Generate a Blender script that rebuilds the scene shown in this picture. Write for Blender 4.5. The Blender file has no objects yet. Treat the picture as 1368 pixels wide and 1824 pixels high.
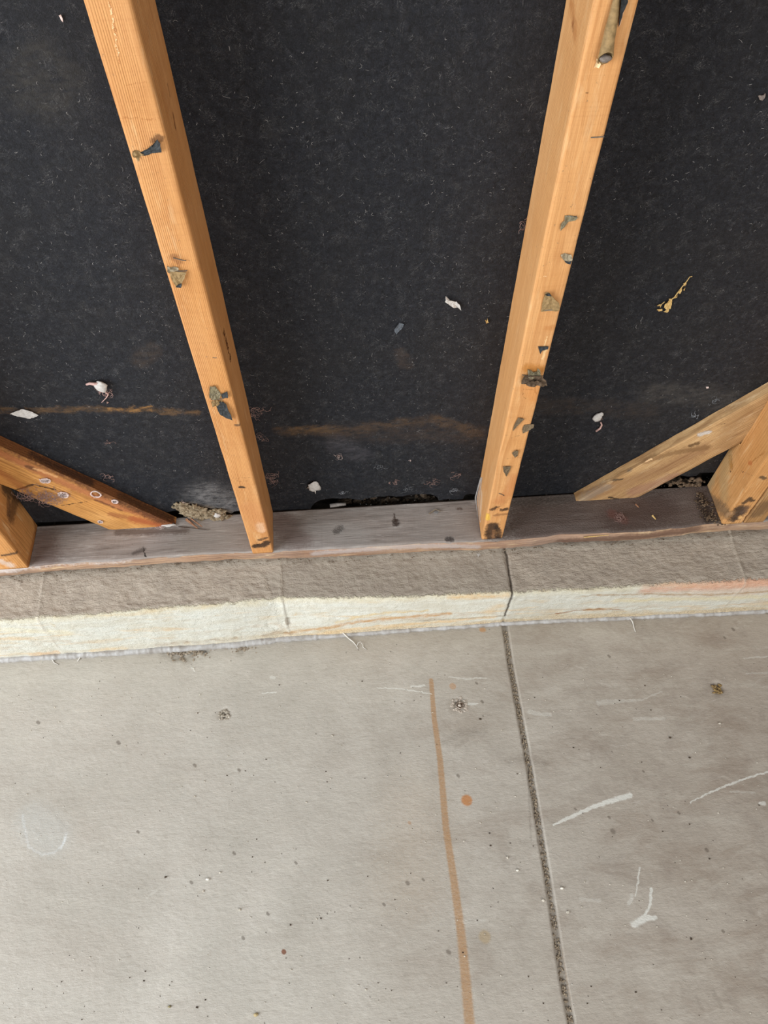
import bpy, math, random
from mathutils import Vector, noise as mn
random.seed(7)
SC = bpy.context.scene
COL = SC.collection

# ---------------------------------------------------------------- camera
CX, CY, CZ, YAW, PITCH, ROLL, FPX = (0.188532, -0.765744, 1.152368, 0.063776, 0.993199, -0.007638, 1361.71)
W, H = 1368, 1824
def basis():
    cy, sy = math.cos(YAW), math.sin(YAW); cp, sp = math.cos(PITCH), math.sin(PITCH)
    cr, sr = math.cos(ROLL), math.sin(ROLL)
    f = Vector((sy*cp, cy*cp, -sp)); r = Vector((cy, -sy, 0)); u = r.cross(f)
    return r*cr+u*sr, -r*sr+u*cr, f
CR, CU, CF = basis()
CO = Vector((CX, CY, CZ))
cam_d = bpy.data.cameras.new('camera'); cam = bpy.data.objects.new('camera', cam_d); COL.objects.link(cam)
from mathutils import Matrix
cam.matrix_world = Matrix(((CR.x, CU.x, -CF.x, CX), (CR.y, CU.y, -CF.y, CY), (CR.z, CU.z, -CF.z, CZ), (0, 0, 0, 1)))
cam_d.sensor_fit = 'VERTICAL'; cam_d.sensor_height = 36.0; cam_d.lens = 36.0*FPX/1824.0
cam_d.clip_start = 0.02
SC.camera = cam

# ---------------------------------------------------------------- light
wd = bpy.data.worlds.new('world'); SC.world = wd; wd.use_nodes = True
wd.node_tree.nodes['Background'].inputs[0].default_value = (0.80, 0.90, 1.0, 1)
wd.node_tree.nodes['Background'].inputs[1].default_value = 0.22
def area(name, loc, tgt, sx, sy, power, color):
    d = bpy.data.lights.new(name, 'AREA'); d.shape = 'RECTANGLE'; d.size = sx; d.size_y = sy
    d.energy = power; d.color = color
    o = bpy.data.objects.new(name, d); COL.objects.link(o); o.location = loc
    o.rotation_euler = (Vector(tgt)-Vector(loc)).to_track_quat('-Z', 'Y').to_euler()
area('open_door_daylight', (-1.95, -1.25, 0.95), (0.1, -0.1, 0.15), 1.5, 2.0, 90, (0.90, 0.95, 1.0))
area('room_fill', (1.2, -2.9, 1.7), (0.3, -0.1, 0.1), 2.4, 1.8, 74, (1.0, 0.965, 0.92))  # soft fill added on the room side to brighten front and right-hand faces
SC.view_settings.view_transform = 'Standard'; SC.view_settings.look = 'None'
SC.view_settings.gamma = 1; SC.view_settings.use_curve_mapping = False
SC.view_settings.exposure = 0.0

# ---------------------------------------------------------------- points on surfaces
def at(px, py, axis, c):
    d = CF*FPX + CR*(px-684) - CU*(py-912)
    k = {'x': 0, 'y': 1, 'z': 2}[axis]
    t = (c-CO[k])/d[k]
    return CO+d*t
DEP = 0.0864          # stud depth
FLZ = -0.17           # floor level
def onwall(px, py, off=0.0): return at(px, py, 'y', -off)
def onfront(px, py, off=0.0): return at(px, py, 'y', -DEP-off)
def onfloor(px, py, off=0.0): return at(px, py, 'z', FLZ+off)
def onplate(px, py, off=0.0): return at(px, py, 'z', off)

# ---------------------------------------------------------------- materials
def lin(c):
    if isinstance(c, str):
        c = tuple(int(c[i:i+2], 16)/255 for i in (0, 2, 4))
    else: c = tuple(v/255 for v in c)
    return tuple((v/12.92 if v <= .04045 else ((v+.055)/1.055)**2.4) for v in c)+(1.0,)
class N:
    def __init__(s, name, rough=.8, spec=.3):
        s.m = bpy.data.materials.new(name); s.m.use_nodes = True; s.t = s.m.node_tree
        s.b = s.t.nodes['Principled BSDF']; s.b.inputs['Roughness'].default_value = rough
        s.b.inputs['Specular IOR Level'].default_value = spec
        s.g = s.n('ShaderNodeNewGeometry').outputs['Position']
    def n(s, k, **kw):
        x = s.t.nodes.new(k)
        for a, b in kw.items(): setattr(x, a, b)
        return x
    def set(s, sock, v):
        if isinstance(v, bpy.types.NodeSocket): s.t.links.new(v, sock)
        elif v is not None: sock.default_value = v
    def vm(s, op, a, b=None, out=0, scale=None):
        x = s.n('ShaderNodeVectorMath', operation=op); s.set(x.inputs[0], a)
        if b is not None: s.set(x.inputs[1], b)
        if scale is not None: s.set(x.inputs['Scale'], scale)
        return x.outputs[out]
    def dot(s, a, b): return s.vm('DOT_PRODUCT', a, b, 1)
    def ma(s, op, a, b=None, c=None, clamp=False):
        x = s.n('ShaderNodeMath', operation=op); x.use_clamp = clamp
        s.set(x.inputs[0], a)
        if b is not None: s.set(x.inputs[1], b)
        if c is not None: s.set(x.inputs[2], c)
        return x.outputs[0]
    def noise(s, v, scale, detail=4, rough=.55, dist=0, col=False):
        x = s.n('ShaderNodeTexNoise'); s.set(x.inputs['Vector'], v); s.set(x.inputs['Scale'], scale)
        s.set(x.inputs['Detail'], detail); s.set(x.inputs['Roughness'], rough); s.set(x.inputs['Distortion'], dist)
        return x.outputs[1 if col else 0]
    def voro(s, v, scale, feature='F1', out=0):
        x = s.n('ShaderNodeTexVoronoi', feature=feature); s.set(x.inputs['Vector'], v); s.set(x.inputs['Scale'], scale)
        return x.outputs[out]
    def scl(s, v, xyz): return s.vm('MULTIPLY', v, xyz)
    def ramp(s, f, a, b, lo=0.0, hi=1.0, smooth=False):
        x = s.n('ShaderNodeMapRange'); x.clamp = True
        if smooth: x.interpolation_type = 'SMOOTHSTEP'
        s.set(x.inputs[0], f); s.set(x.inputs[1], a); s.set(x.inputs[2], b); s.set(x.inputs[3], lo); s.set(x.inputs[4], hi)
        return x.outputs[0]
    def mix(s, f, a, b):
        x = s.n('ShaderNodeMix', data_type='RGBA'); s.set(x.inputs[0], f); s.set(x.inputs[6], a); s.set(x.inputs[7], b)
        return x.outputs[2]
    def mul(s, *a):
        r = a[0]
        for v in a[1:]: r = s.ma('MULTIPLY', r, v)
        return r
    def seg(s, p, a, b, w, soft=.4, w2=None):
        """soft mask 1 inside a rounded stroke from a to b, radius w (to w2 at b)"""
        a = Vector(a); b = Vector(b); d = b-a; L2 = max(d.length_squared, 1e-9)
        q = s.vm('SUBTRACT', p, tuple(a))
        t = s.ma('MULTIPLY', s.dot(q, tuple(d)), 1/L2, clamp=True)
        e = s.vm('DISTANCE', q, s.vm('SCALE', tuple(d), scale=t), 1)
        if w2 is not None:
            e = s.ma('MULTIPLY', e, s.ma('DIVIDE', w, s.ma('MULTIPLY_ADD', t, w2-w, w)))
        return s.ramp(e, w*(1-soft), w*(1+soft), 1, 0, True)
    def path(s, p, pts, w, soft=.4, w2=None):
        r = None; n = len(pts)-1
        for i in range(n):
            wa = w if w2 is None else w+(w2-w)*i/n
            wb = None if w2 is None else w+(w2-w)*(i+1)/n
            m = s.seg(p, pts[i], pts[i+1], wa, soft, wb)
            r = m if r is None else s.ma('MAXIMUM', r, m)
        return r
    def bump(s, h, dist=.001, strength=1.0, prev=None):
        x = s.n('ShaderNodeBump'); s.set(x.inputs['Height'], h); x.inputs['Distance'].default_value = dist
        x.inputs['Strength'].default_value = strength
        if prev is not None: s.set(x.inputs['Normal'], prev)
        s.t.links.new(x.outputs[0], s.b.inputs['Normal']); return x.outputs[0]
    def color(s, c): s.set(s.b.inputs['Base Color'], c)
    def rough(s, c): s.set(s.b.inputs['Roughness'], c)

def plain(name, c, c2=None, scale=300, rough=.85, bump=.0003, spec=.25, trans=0):
    m = N(name, rough, spec)
    n = m.noise(m.g, scale, 5)
    m.color(m.mix(m.ramp(n, .3, .7), lin(c), lin(c2 or c)))
    m.bump(n, bump)
    if trans: m.b.inputs['Transmission Weight'].default_value = trans
    return m.m

# ---------------------------------------------------------------- mesh helpers
def tag(o, label=None, cat=None, group=None, kind=None):
    if label: o['label'] = label
    if cat: o['category'] = cat
    if group: o['group'] = group
    if kind: o['kind'] = kind
    return o
class MB:
    def __init__(s): s.v = []; s.f = []; s.uv = None
    def add(s, vs, fs):
        k = len(s.v); s.v += [Vector(v) for v in vs]; s.f += [tuple(i+k for i in f) for f in fs]; return s
    def box(s, lo, hi):
        x0, y0, z0 = lo; x1, y1, z1 = hi
        return s.add([(x0,y0,z0),(x1,y0,z0),(x1,y1,z0),(x0,y1,z0),(x0,y0,z1),(x1,y0,z1),(x1,y1,z1),(x0,y1,z1)],
                     [(0,3,2,1),(4,5,6,7),(0,1,5,4),(1,2,6,5),(2,3,7,6),(3,0,4,7)])
    def tube(s, pts, r, r2=None, sides=6):
        pts = [Vector(p) for p in pts]; n = len(pts); rings = []
        prev = None
        for i, p in enumerate(pts):
            d = (pts[min(i+1, n-1)]-pts[max(i-1, 0)])
            if d.length < 1e-9: d = Vector((0, 0, 1))
            d.normalize()
            a = prev if prev is not None else (Vector((0, 1, 0)) if abs(d.y) < .9 else Vector((1, 0, 0)))
            u = (a-d*a.dot(d)); u = u.normalized() if u.length > 1e-6 else d.orthogonal().normalized()
            prev = u; w = d.cross(u)
            rr = r if r2 is None else r+(r2-r)*i/max(1, n-1)
            rings.append([p+(u*math.cos(2*math.pi*k/sides)+w*math.sin(2*math.pi*k/sides))*rr for k in range(sides)])
        k0 = len(s.v)
        for rg in rings: s.v += rg
        for i in range(n-1):
            for k in range(sides):
                a = k0+i*sides+k; b = k0+i*sides+(k+1) % sides
                s.f.append((a, b, b+sides, a+sides))
        s.f.append(tuple(k0+k for k in range(sides))[::-1]); s.f.append(tuple(k0+(n-1)*sides+k for k in range(sides)))
        return s
    def blob(s, c, rx, ry, rz, lump=.25, seed=0, nu=14, nv=9, axes=None):
        c = Vector(c); ax = axes or (Vector((1,0,0)), Vector((0,1,0)), Vector((0,0,1)))
        vs = []; fs = []
        for j in range(nv+1):
            th = math.pi*j/nv
            for i in range(nu):
                ph = 2*math.pi*i/nu
                q = Vector((math.sin(th)*math.cos(ph), math.sin(th)*math.sin(ph), math.cos(th)))
                k = 1+lump*2*mn.noise(q*1.7+Vector((seed*3.1, seed, 0)))
                vs.append(c+ax[0]*q.x*rx*k+ax[1]*q.y*ry*k+ax[2]*q.z*rz*k)
        for j in range(nv):
            for i in range(nu):
                a = j*nu+i; b = j*nu+(i+1) % nu
                fs.append((a, a+nu, b+nu, b))
        return s.add(vs, fs)
    def sheet(s, poly, nrm, lifts, thick=.0005, curl=0, seed=0, crump=0.0):
        """thin torn sheet: outline poly (3D points), raised along nrm"""
        nrm = Vector(nrm); poly = [Vector(p) for p in poly]
        # densify
        dense = []; dl = []
        n = len(poly)
        for i in range(n):
            a, b = poly[i], poly[(i+1) % n]; la, lb = lifts[i % len(lifts)], lifts[(i+1) % n % len(lifts)]
            for k in range(3):
                t = k/3; dense.append(a.lerp(b, t)); dl.append(la+(lb-la)*t)
        c = sum(dense, Vector())/len(dense); cl = sum(dl)/len(dl)*.6
        m = len(dense); R = (1.0, .78, .5, .22)
        top = []
        for r in R:
            for i, p in enumerate(dense):
                q = c.lerp(p, r)
                h = cl+(dl[i]-cl)*r**1.5+curl*r*r
                h += crump*mn.noise(q*350+Vector((seed, 0, 0)))
                if r == 1.0: q = q+(q-c)*.10*mn.noise(q*600+Vector((seed, 5, 0)))
                top.append(q+nrm*(h+thick))
        top.append(c+nrm*(cl+thick))
        bot = [p-nrm*thick for p in top]
        k = len(top); fs = []
        for off, flip in ((0, False), (k, True)):
            for j in range(len(R)-1):
                for i in range(m):
                    a = off+j*m+i; b = off+j*m+(i+1) % m
                    f = (a, b, b+m, a+m); fs.append(f[::-1] if flip else f)
            for i in range(m):
                a = off+(len(R)-1)*m+i; b = off+(len(R)-1)*m+(i+1) % m
                f = (a, b, off+k-1); fs.append(f[::-1] if flip else f)
        for i in range(m):
            a = i; b = (i+1) % m; fs.append((b, a, a+k, b+k))
        return s.add(top+bot, fs)
    def build(s, name, mat, parent=None, origin=None, smooth=False):
        me = bpy.data.meshes.new(name)
        if origin is None:
            if parent is not None: origin = parent.location
            else:
                n = len(s.v); origin = Vector((sum(v.x for v in s.v)/n, sum(v.y for v in s.v)/n, min(v.z for v in s.v)))
        origin = Vector(origin)
        me.from_pydata([tuple(v-origin) for v in s.v], [], s.f); me.validate(); me.update()
        if smooth:
            for p in me.polygons: p.use_smooth = True
        if s.uv:
            uvl = me.uv_layers.new(name='UVMap')
            for l in me.loops: uvl.data[l.index].uv = s.uv[l.vertex_index]
        me.materials.append(mat)
        o = bpy.data.objects.new(name, me); COL.objects.link(o)
        if parent is not None: o.parent = parent; o.location = origin-Vector(parent.location)
        else: o.location = origin
        return o
def empty(name, loc):
    o = bpy.data.objects.new(name, None); COL.objects.link(o); o.location = loc; o.empty_display_size = .05
    return o

# ================================================================= STRUCTURE
# ---- floor ------------------------------------------------------
JPX = [(899,1112),(903,1140),(909,1180),(920,1240),(933,1310),(944,1370),(957,1450),(975,1560),(989,1650),(1002,1740),(1018,1824)]
JP = [onfloor(*p) for p in JPX]
def joint_x(y):
    if y >= JP[0].y: return JP[0].x
    for a, b in zip(JP, JP[1:]):
        if y >= b.y:
            t = (y-a.y)/(b.y-a.y); return a.x+(b.x-a.x)*t
    return JP[-1].x
def mat_floor(tile=None):
    m = N('sealed_concrete', .62, .35); p = m.g
    big = m.noise(p, 2.6, 4, .6); mid = m.noise(p, 11, 5, .65); fine = m.noise(m.scl(p, (120, 420, 100)), 1, 5, .6)
    grit = m.noise(p, 900, 3, .7)
    c = m.mix(m.ramp(big, .32, .68), lin('c6c0b5'), lin('b5ada1'))
    c = m.mix(m.ramp(mid, .35, .72, 0, .45), c, lin('aaa69b'))
    # browner tone towards the right, some of the light falloff put into the colour
    px = m.n('ShaderNodeSeparateXYZ'); m.set(px.inputs[0], p)
    sx = m.ramp(m.ma('ADD', px.outputs[0], m.ma('MULTIPLY', m.ma('SUBTRACT', mid, .5), .5)), .05, .85)
    c = m.mix(m.mul(sx, .6), c, lin('9d8e7f'))
    c = m.mix(m.mul(sx, m.ramp(m.noise(p, 22, 5, .7, .6), .5, .68, 0, .35)), c, lin('80736a'))
    c = m.mix(m.ramp(m.noise(m.scl(p, (14, 60, 10)), 1, 5, .65), .52, .75, 0, .35), c, lin('cdc7ba'))
    c = m.mix(m.ramp(fine, .35, .7, 0, .20), c, lin('857c6e'))
    c = m.mix(m.ramp(grit, .30, .42, .16, 0), c, lin('6b6255'))
    c = m.mix(m.mul(m.ramp(m.noise(m.scl(p, (7, 16, 7)), 1, 6, .7, .5), .48, .68), m.ramp(px.outputs[0], .1, .7, .15, .6)), c, lin('8a7a6b'))
    c = m.mix(m.ramp(m.noise(m.scl(p, (30, 190, 30)), 1, 5, .7), .54, .72, 0, .28), c, lin('8f8678'))
    c = m.mix(m.ramp(m.noise(m.scl(p, (22, 50, 22)), 1, 6, .75, .8), .60, .72, 0, .35), c, lin('cfc8be'))
    # tiny pits and pale flecks
    v = m.voro(p, 85); sel = m.voro(p, 85, out=1)
    ss = m.n('ShaderNodeSeparateColor'); m.set(ss.inputs[0], sel)
    pit = m.mul(m.ramp(v, .05, .11, 1, 0), m.ramp(ss.outputs[0], .86, .87))
    flk = m.mul(m.ramp(v, .04, .10, 1, 0), m.ramp(ss.outputs[1], .90, .91))
    c = m.mix(m.mul(pit, .4), c, lin('6e6352')); c = m.mix(m.mul(flk, .7), c, lin('d9d4c8'))
    # warped coordinates for stains
    wp = m.vm('ADD', p, m.scl(m.vm('SUBTRACT', m.noise(p, 130, 3, .6, col=True), (.5, .5, .5)), (.007, .007, 0)))
    wq = m.vm('ADD', p, m.scl(m.vm('SUBTRACT', m.noise(p, 300, 2, .6, col=True), (.5, .5, .5)), (.0022, .0022, 0)))
    F = onfloor
    tex = m.ramp(m.noise(m.scl(p, (60, 300, 60)), 1, 4, .7), .3, .6, .35, 1)
    acc = {}; last = [None]; cnt = [0]
    def st(pts, w, col, a, soft=.4, w2=None, co=wp, t=tex):
        # strokes of one colour are gathered into one mask before they are laid on the concrete
        P = [F(*q) for q in pts]; key = (col, t is not None)
        for i in range(len(P)-1):
            n_ = len(P)-1
            wa = w if w2 is None else w+(w2-w)*i/n_; wb = None if w2 is None else w+(w2-w)*(i+1)/n_
            mg = max(wa, wb or 0)*(1+soft)+.005
            if tile and (max(P[i].x, P[i+1].x)+mg < tile[0] or min(P[i].x, P[i+1].x)-mg > tile[1] or
                         max(P[i].y, P[i+1].y)+mg < tile[2] or min(P[i].y, P[i+1].y)-mg > tile[3]): continue
            if last[0] is not None: co_ = m.vm('SCALE', co, scale=m.ma('MULTIPLY_ADD', last[0], 1e-7, 1.0))
            else: co_ = co
            k = m.mul(m.seg(co_, P[i], P[i+1], wa, soft, wb), a); last[0] = k; cnt[0] += 1
            acc[key] = (k, t) if key not in acc else (m.ma('MAXIMUM', acc[key][0], k), t)
    # warm bloom near the rust stripe
    st([(740,1440),(730,1560)], .075, 'ab9070', .28, 1.0)
    st([(768,1212),(773,1276),(784,1355),(794,1472),(810,1579),(821,1659),(829,1738),(838,1840)], .0042, 'ab8255', .68, .4, .0082, wq, m.ramp(m.noise(p, 90, 5, .7), .25, .62, .55, 1))
    st([(806,1222),(807,1223)], .0055, 'b88f68', .6, .2, None, wq, None)
    st([(831,1425),(832,1426)], .0085, 'b9752e', .78, .25, None, wq, None)
    st([(863,1668),(864,1669)], .0085, 'a89068', .55, .3, None, wq, None)
    st([(858,1122),(861,1122)], .0045, 'c08030', .7, .4, None, wq, None)
    st([(729,1465),(730,1466)], .0025, 'a87b50', .5, .4, None, wq, None)
    # pale scrapes
    for pts, w, a, w2 in [([(986,1469),(1020,1454),(1055,1438)], .0016, .85, .0032), ([(1055,1438),(1090,1426),(1122,1417)], .0032, .9, .0045),
        ([(1066,1252),(1100,1249),(1145,1246)], .0055, .42, .002), ([(1145,1246),(1180,1232)], .0015, .4, None),
        ([(944,1268),(962,1272),(980,1273)], .0045, .45, .003), ([(1130,1281),(1183,1280)], .0032, .4, None),
        ([(1230,1430),(1262,1412),(1300,1398),(1330,1386),(1372,1374)], .0012, .75, .002), ([(1300,1410),(1345,1412)], .0018, .35, None),
        ([(1139,1547),(1136,1575),(1132,1596)], .0018, .7, .001), ([(1160,1583),(1158,1611),(1146,1636)], .0022, .8, None),
        ([(1130,1646),(1148,1636),(1168,1635)], .0058, .8, .003), ([(1120,1610),(1126,1596)], .003, .5, None),
        ([(672,1225),(715,1227),(768,1236)], .0009, .9, None), ([(733,1223),(756,1221)], .0018, .75, None),
        ([(800,1206),(830,1209),(866,1208)], .0016, .6, None), ([(1034,1602),(1068,1604)], .003, .35, None),
        ([(832,1254),(852,1253)], .003, .75, .001), ([(828,1642),(862,1641)], .0035, .3, None),
        ([(1325,1172),(1368,1170)], .0018, .45, None), ([(1330,1200),(1368,1198)], .002, .35, None),
        ([(466,1235),(492,1233)], .0009, .8, None), ([(340,1188),(347,1196)], .0009, .7, None),
        ([(835,1100+330),(850,1428)], .001, .3, None), ([(1355,1432),(1362,1431)], .003, .7, None),
        ([(484,1206),(488,1207)], .0035, .55, None), ([(262,1600),(280,1585)], .002, .35, None)]:
        st(pts, w, 'd3d1c8', a, .45, w2)
    # water ring on the left
    ring = [(40,1452),(50,1508),(75,1522),(97,1519),(112,1504),(119,1484)]
    st(ring, .0022, 'd4d8d8', .4, .9); st([(108,1512),(117,1492)], .0022, 'e0e4e4', .5, .7)
    st([(60,1462),(95,1490)], .034, 'b9bdba', .35, .6)
    # dark scuffs, marks
    for pts, w, a in [([(794,1322),(820,1306),(863,1302)], .009, .30), ([(812,1330),(835,1316)], .005, .25), ([(901,1357),(935,1350),(972,1361)], .008, .30),
        ([(1240,1775),(1250,1795)], .004, .3), ([(1270,1765),(1285,1795)], .004, .3), ([(940,1375),(946,1500)], .002, .35), ([(930,1500),(950,1505)], .008, .25)]:
        st(pts, w, '5d5348', a, .9)
    for q, w in [((1091,1480),.0034),((1084,1168),.0022),((962,1498),.005),((1084,1455),.0018),((848,1216),.0018),((858,1249),.002),((67,1286),.0026),
        ((210,1322),.003),((346,1362),.0024),((425,1371),.0022),((416,1519),.0022),((526,1536),.0018),((245,1481),.002),((476,1627),.002),
        ((815,1381),.0022),((725,1572),.0028),((753,1566),.0018),((683,1610),.002),((798,1695),.003),((1161,1460),.0015),((1258,1513),.0025),
        ((1208,1447),.002),((1287,1658),.002),((1145,1373),.0015),((1024,1440),.0015),((1305,1120),.0024),((1290,1135),.0018),((432,1670),.0022),((340,1571),.0022)]:
        st([q, (q[0]+2, q[1]+2)], w, '5c5145', .6, .5, None, wq, None)
    st([(505,1695),(506,1696)], .0032, '7a4a30', .9, .3, None, wq, None)
    brk = m.noise(m.scl(p, (230, 420, 230)), 1, 5, .75) if acc else None
    for (col, _), (k, t) in acc.items():
        if t is not None: k = m.mul(m.ramp(m.ma('ADD', m.ma('MULTIPLY', k, 1.1), m.mul(m.ma('SUBTRACT', brk, .5), .9)), .12, .95), m.ramp(k, 0, .06), m.ramp(k, 0, .8, .5, 1))
        c = m.mix(k, c, lin(col))
    # dirt in and beside the control joint
    jm = None
    JJ = [q.copy() for q in JP[::2]]
    for a_, b_ in zip(JJ, JJ[1:]):
        if tile and (min(a_.x, b_.x) > tile[1]+.02 or max(a_.x, b_.x) < tile[0]-.02 or b_.y > tile[3]+.02 or a_.y < tile[2]-.02): continue
        k = m.seg(wq, a_, b_, .0052, .25); jm = k if jm is None else m.ma('MAXIMUM', jm, k); cnt[0] += 1
    jw = jm if jm is not None else 0.0
    if jm is not None: c = m.mix(m.mul(jw, .82), c, m.mix(m.ramp(m.noise(p, 320, 4, .7), .3, .7), lin('6a5947'), lin('b3a18c')))
    # browner band along the curb
    yy = m.ma('ADD', px.outputs[1], m.ma('MULTIPLY', m.noise(p, 30, 4), .03))
    c = m.mix(m.ramp(yy, -.20, -.165, 0, .35), c, lin('8b8071'))
    m.color(c)
    m.rough(m.ramp(mid, .3, .7, .5, .72))
    h = m.ma('ADD', m.mul(fine, .5), m.ma('SUBTRACT', m.mul(grit, .25), m.mul(pit, 1.5)))
    h = m.ma('ADD', h, m.mul(flk, .9))
    h = m.ma('ADD', h, m.mul(m.noise(m.scl(p, (90, 130, 90)), 1, 4, .6), 1.2))
    m.bump(h, .0009)
    return m.m, cnt[0]
PITS = [(onfloor(400,1272), .013, .004), (onfloor(318,1164), .018, .0045), (onfloor(340,1168), .016, .004), (onfloor(300,1160), .012, .003), (onfloor(432,1158), .010, .003),
        (onfloor(817,1254), .015, .0022), (onfloor(1278,1227), .013, .004), (onfloor(365,1158), .013, .003)]
def build_floor():
    dx = [-3.4, -2.4, -1.6, -1.1] + [-.9+.006*i for i in range(0, 148)]
    dx = [v for v in dx if v < -.016] + [-.012, -.009, -.0066, -.0056, -.0045, -.0028, 0, .0028, .0045, .0056, .0066, .009, .012, .016]
    dx += [.022+.006*i for i in range(62)] + [.5, .8, 1.3, 2.2, 3.0]
    ys = [-.06, -.10, -.14, -.15] + [-.155-.0045*i for i in range(150)] + [-.86, -.95, -1.2, -1.7, -2.5, -3.6]
    b = MB(); nx = len(dx)
    for y in ys:
        jx = joint_x(y)
        for d in dx:
            a = abs(d+.0008*mn.noise(Vector((y*70, 3, 0))))
            z = -.0065 if a < .0040 else (-.0065*(1-(a-.0040)/.0022) if a < .0062 else 0)
            x = jx+d
            q = Vector((x, y, 0))
            if a < .0040: z += .0022*mn.noise(q*300)
            z += .0005*mn.noise(q*14)
            for pc, r, dp in PITS:
                rr = math.hypot(x-pc.x, (y-pc.y))*(1+.5*mn.noise(q*90))
                if rr < r: z -= dp*(1-(rr/r)**2)*(1+1.2*mn.noise(q*260))
            b.v.append(Vector((x, y, FLZ+z)))
    for j in range(len(ys)-1):
        for i in range(nx-1):
            a = j*nx+i; b.f.append((a+nx, a+nx+1, a+1, a))
    k = len(b.v)
    # the slab carries one material per patch so each patch only evaluates its own stains
    tx = [-9, -.28, -.12, .04, .20, .30, .42, .56, .70, 9]; ty = [-9, -.66, -.54, -.42, -.32, -.24, 9]
    base, _ = mat_floor((50, 51, 50, 51)); mats = [base]; idx = {}
    for i in range(len(tx)-1):
        for j in range(len(ty)-1):
            m_, n_ = mat_floor((tx[i], tx[i+1], ty[j], ty[j+1]))
            if n_: idx[(i, j)] = len(mats); mats.append(m_)
            else: bpy.data.materials.remove(m_)
    o = b.build('floor', base, origin=(0, 0, FLZ), smooth=True)
    for m_ in mats[1:]: o.data.materials.append(m_)
    for p in o.data.polygons:
        i = max(k for k in range(len(tx)-1) if tx[k] <= p.center.x); j = max(k for k in range(len(ty)-1) if ty[k] <= p.center.y)
        p.material_index = idx.get((i, j), 0)
    tag(o, 'grey troweled concrete slab floor with a rust stripe and a sawn joint', None, None, 'structure')
build_floor()

# ---- curb ------------------------------------------------------
TOPE = [onplate(x, y, 0) for x, y in []]
ARR = [at(x, y, 'z', -.036) for x, y in [(-40,1111),(0,1108),(120,1101),(260,1088),(400,1078),(500,1068),(600,1068),(700,1067),(800,1062),(905,1059),(1000,1054),(1100,1050),(1200,1043),(1300,1040),(1368,1035),(1420,1031)]]
BOT = [at(x, y, 'z', FLZ) for x, y in [(-40,1178),(0,1175),(150,1166),(300,1156),(420,1148),(500,1138),(600,1132),(700,1124),(800,1117),(905,1110),(1000,1105),(1100,1101),(1200,1096),(1300,1092),(1368,1088),(1420,1084)]]
def interp(P, x):
    if x <= P[0].x: return P[0].y
    for a, b in zip(P, P[1:]):
        if x <= b.x: return a.y+(b.y-a.y)*(x-a.x)/(b.x-a.x)
    return P[-1].y
CJ = [at(75,1060,'z',-.036).x, at(502,1040,'z',-.036).x, at(908,1030,'z',-.036).x, at(1312,990,'z',-.036).x]
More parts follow.
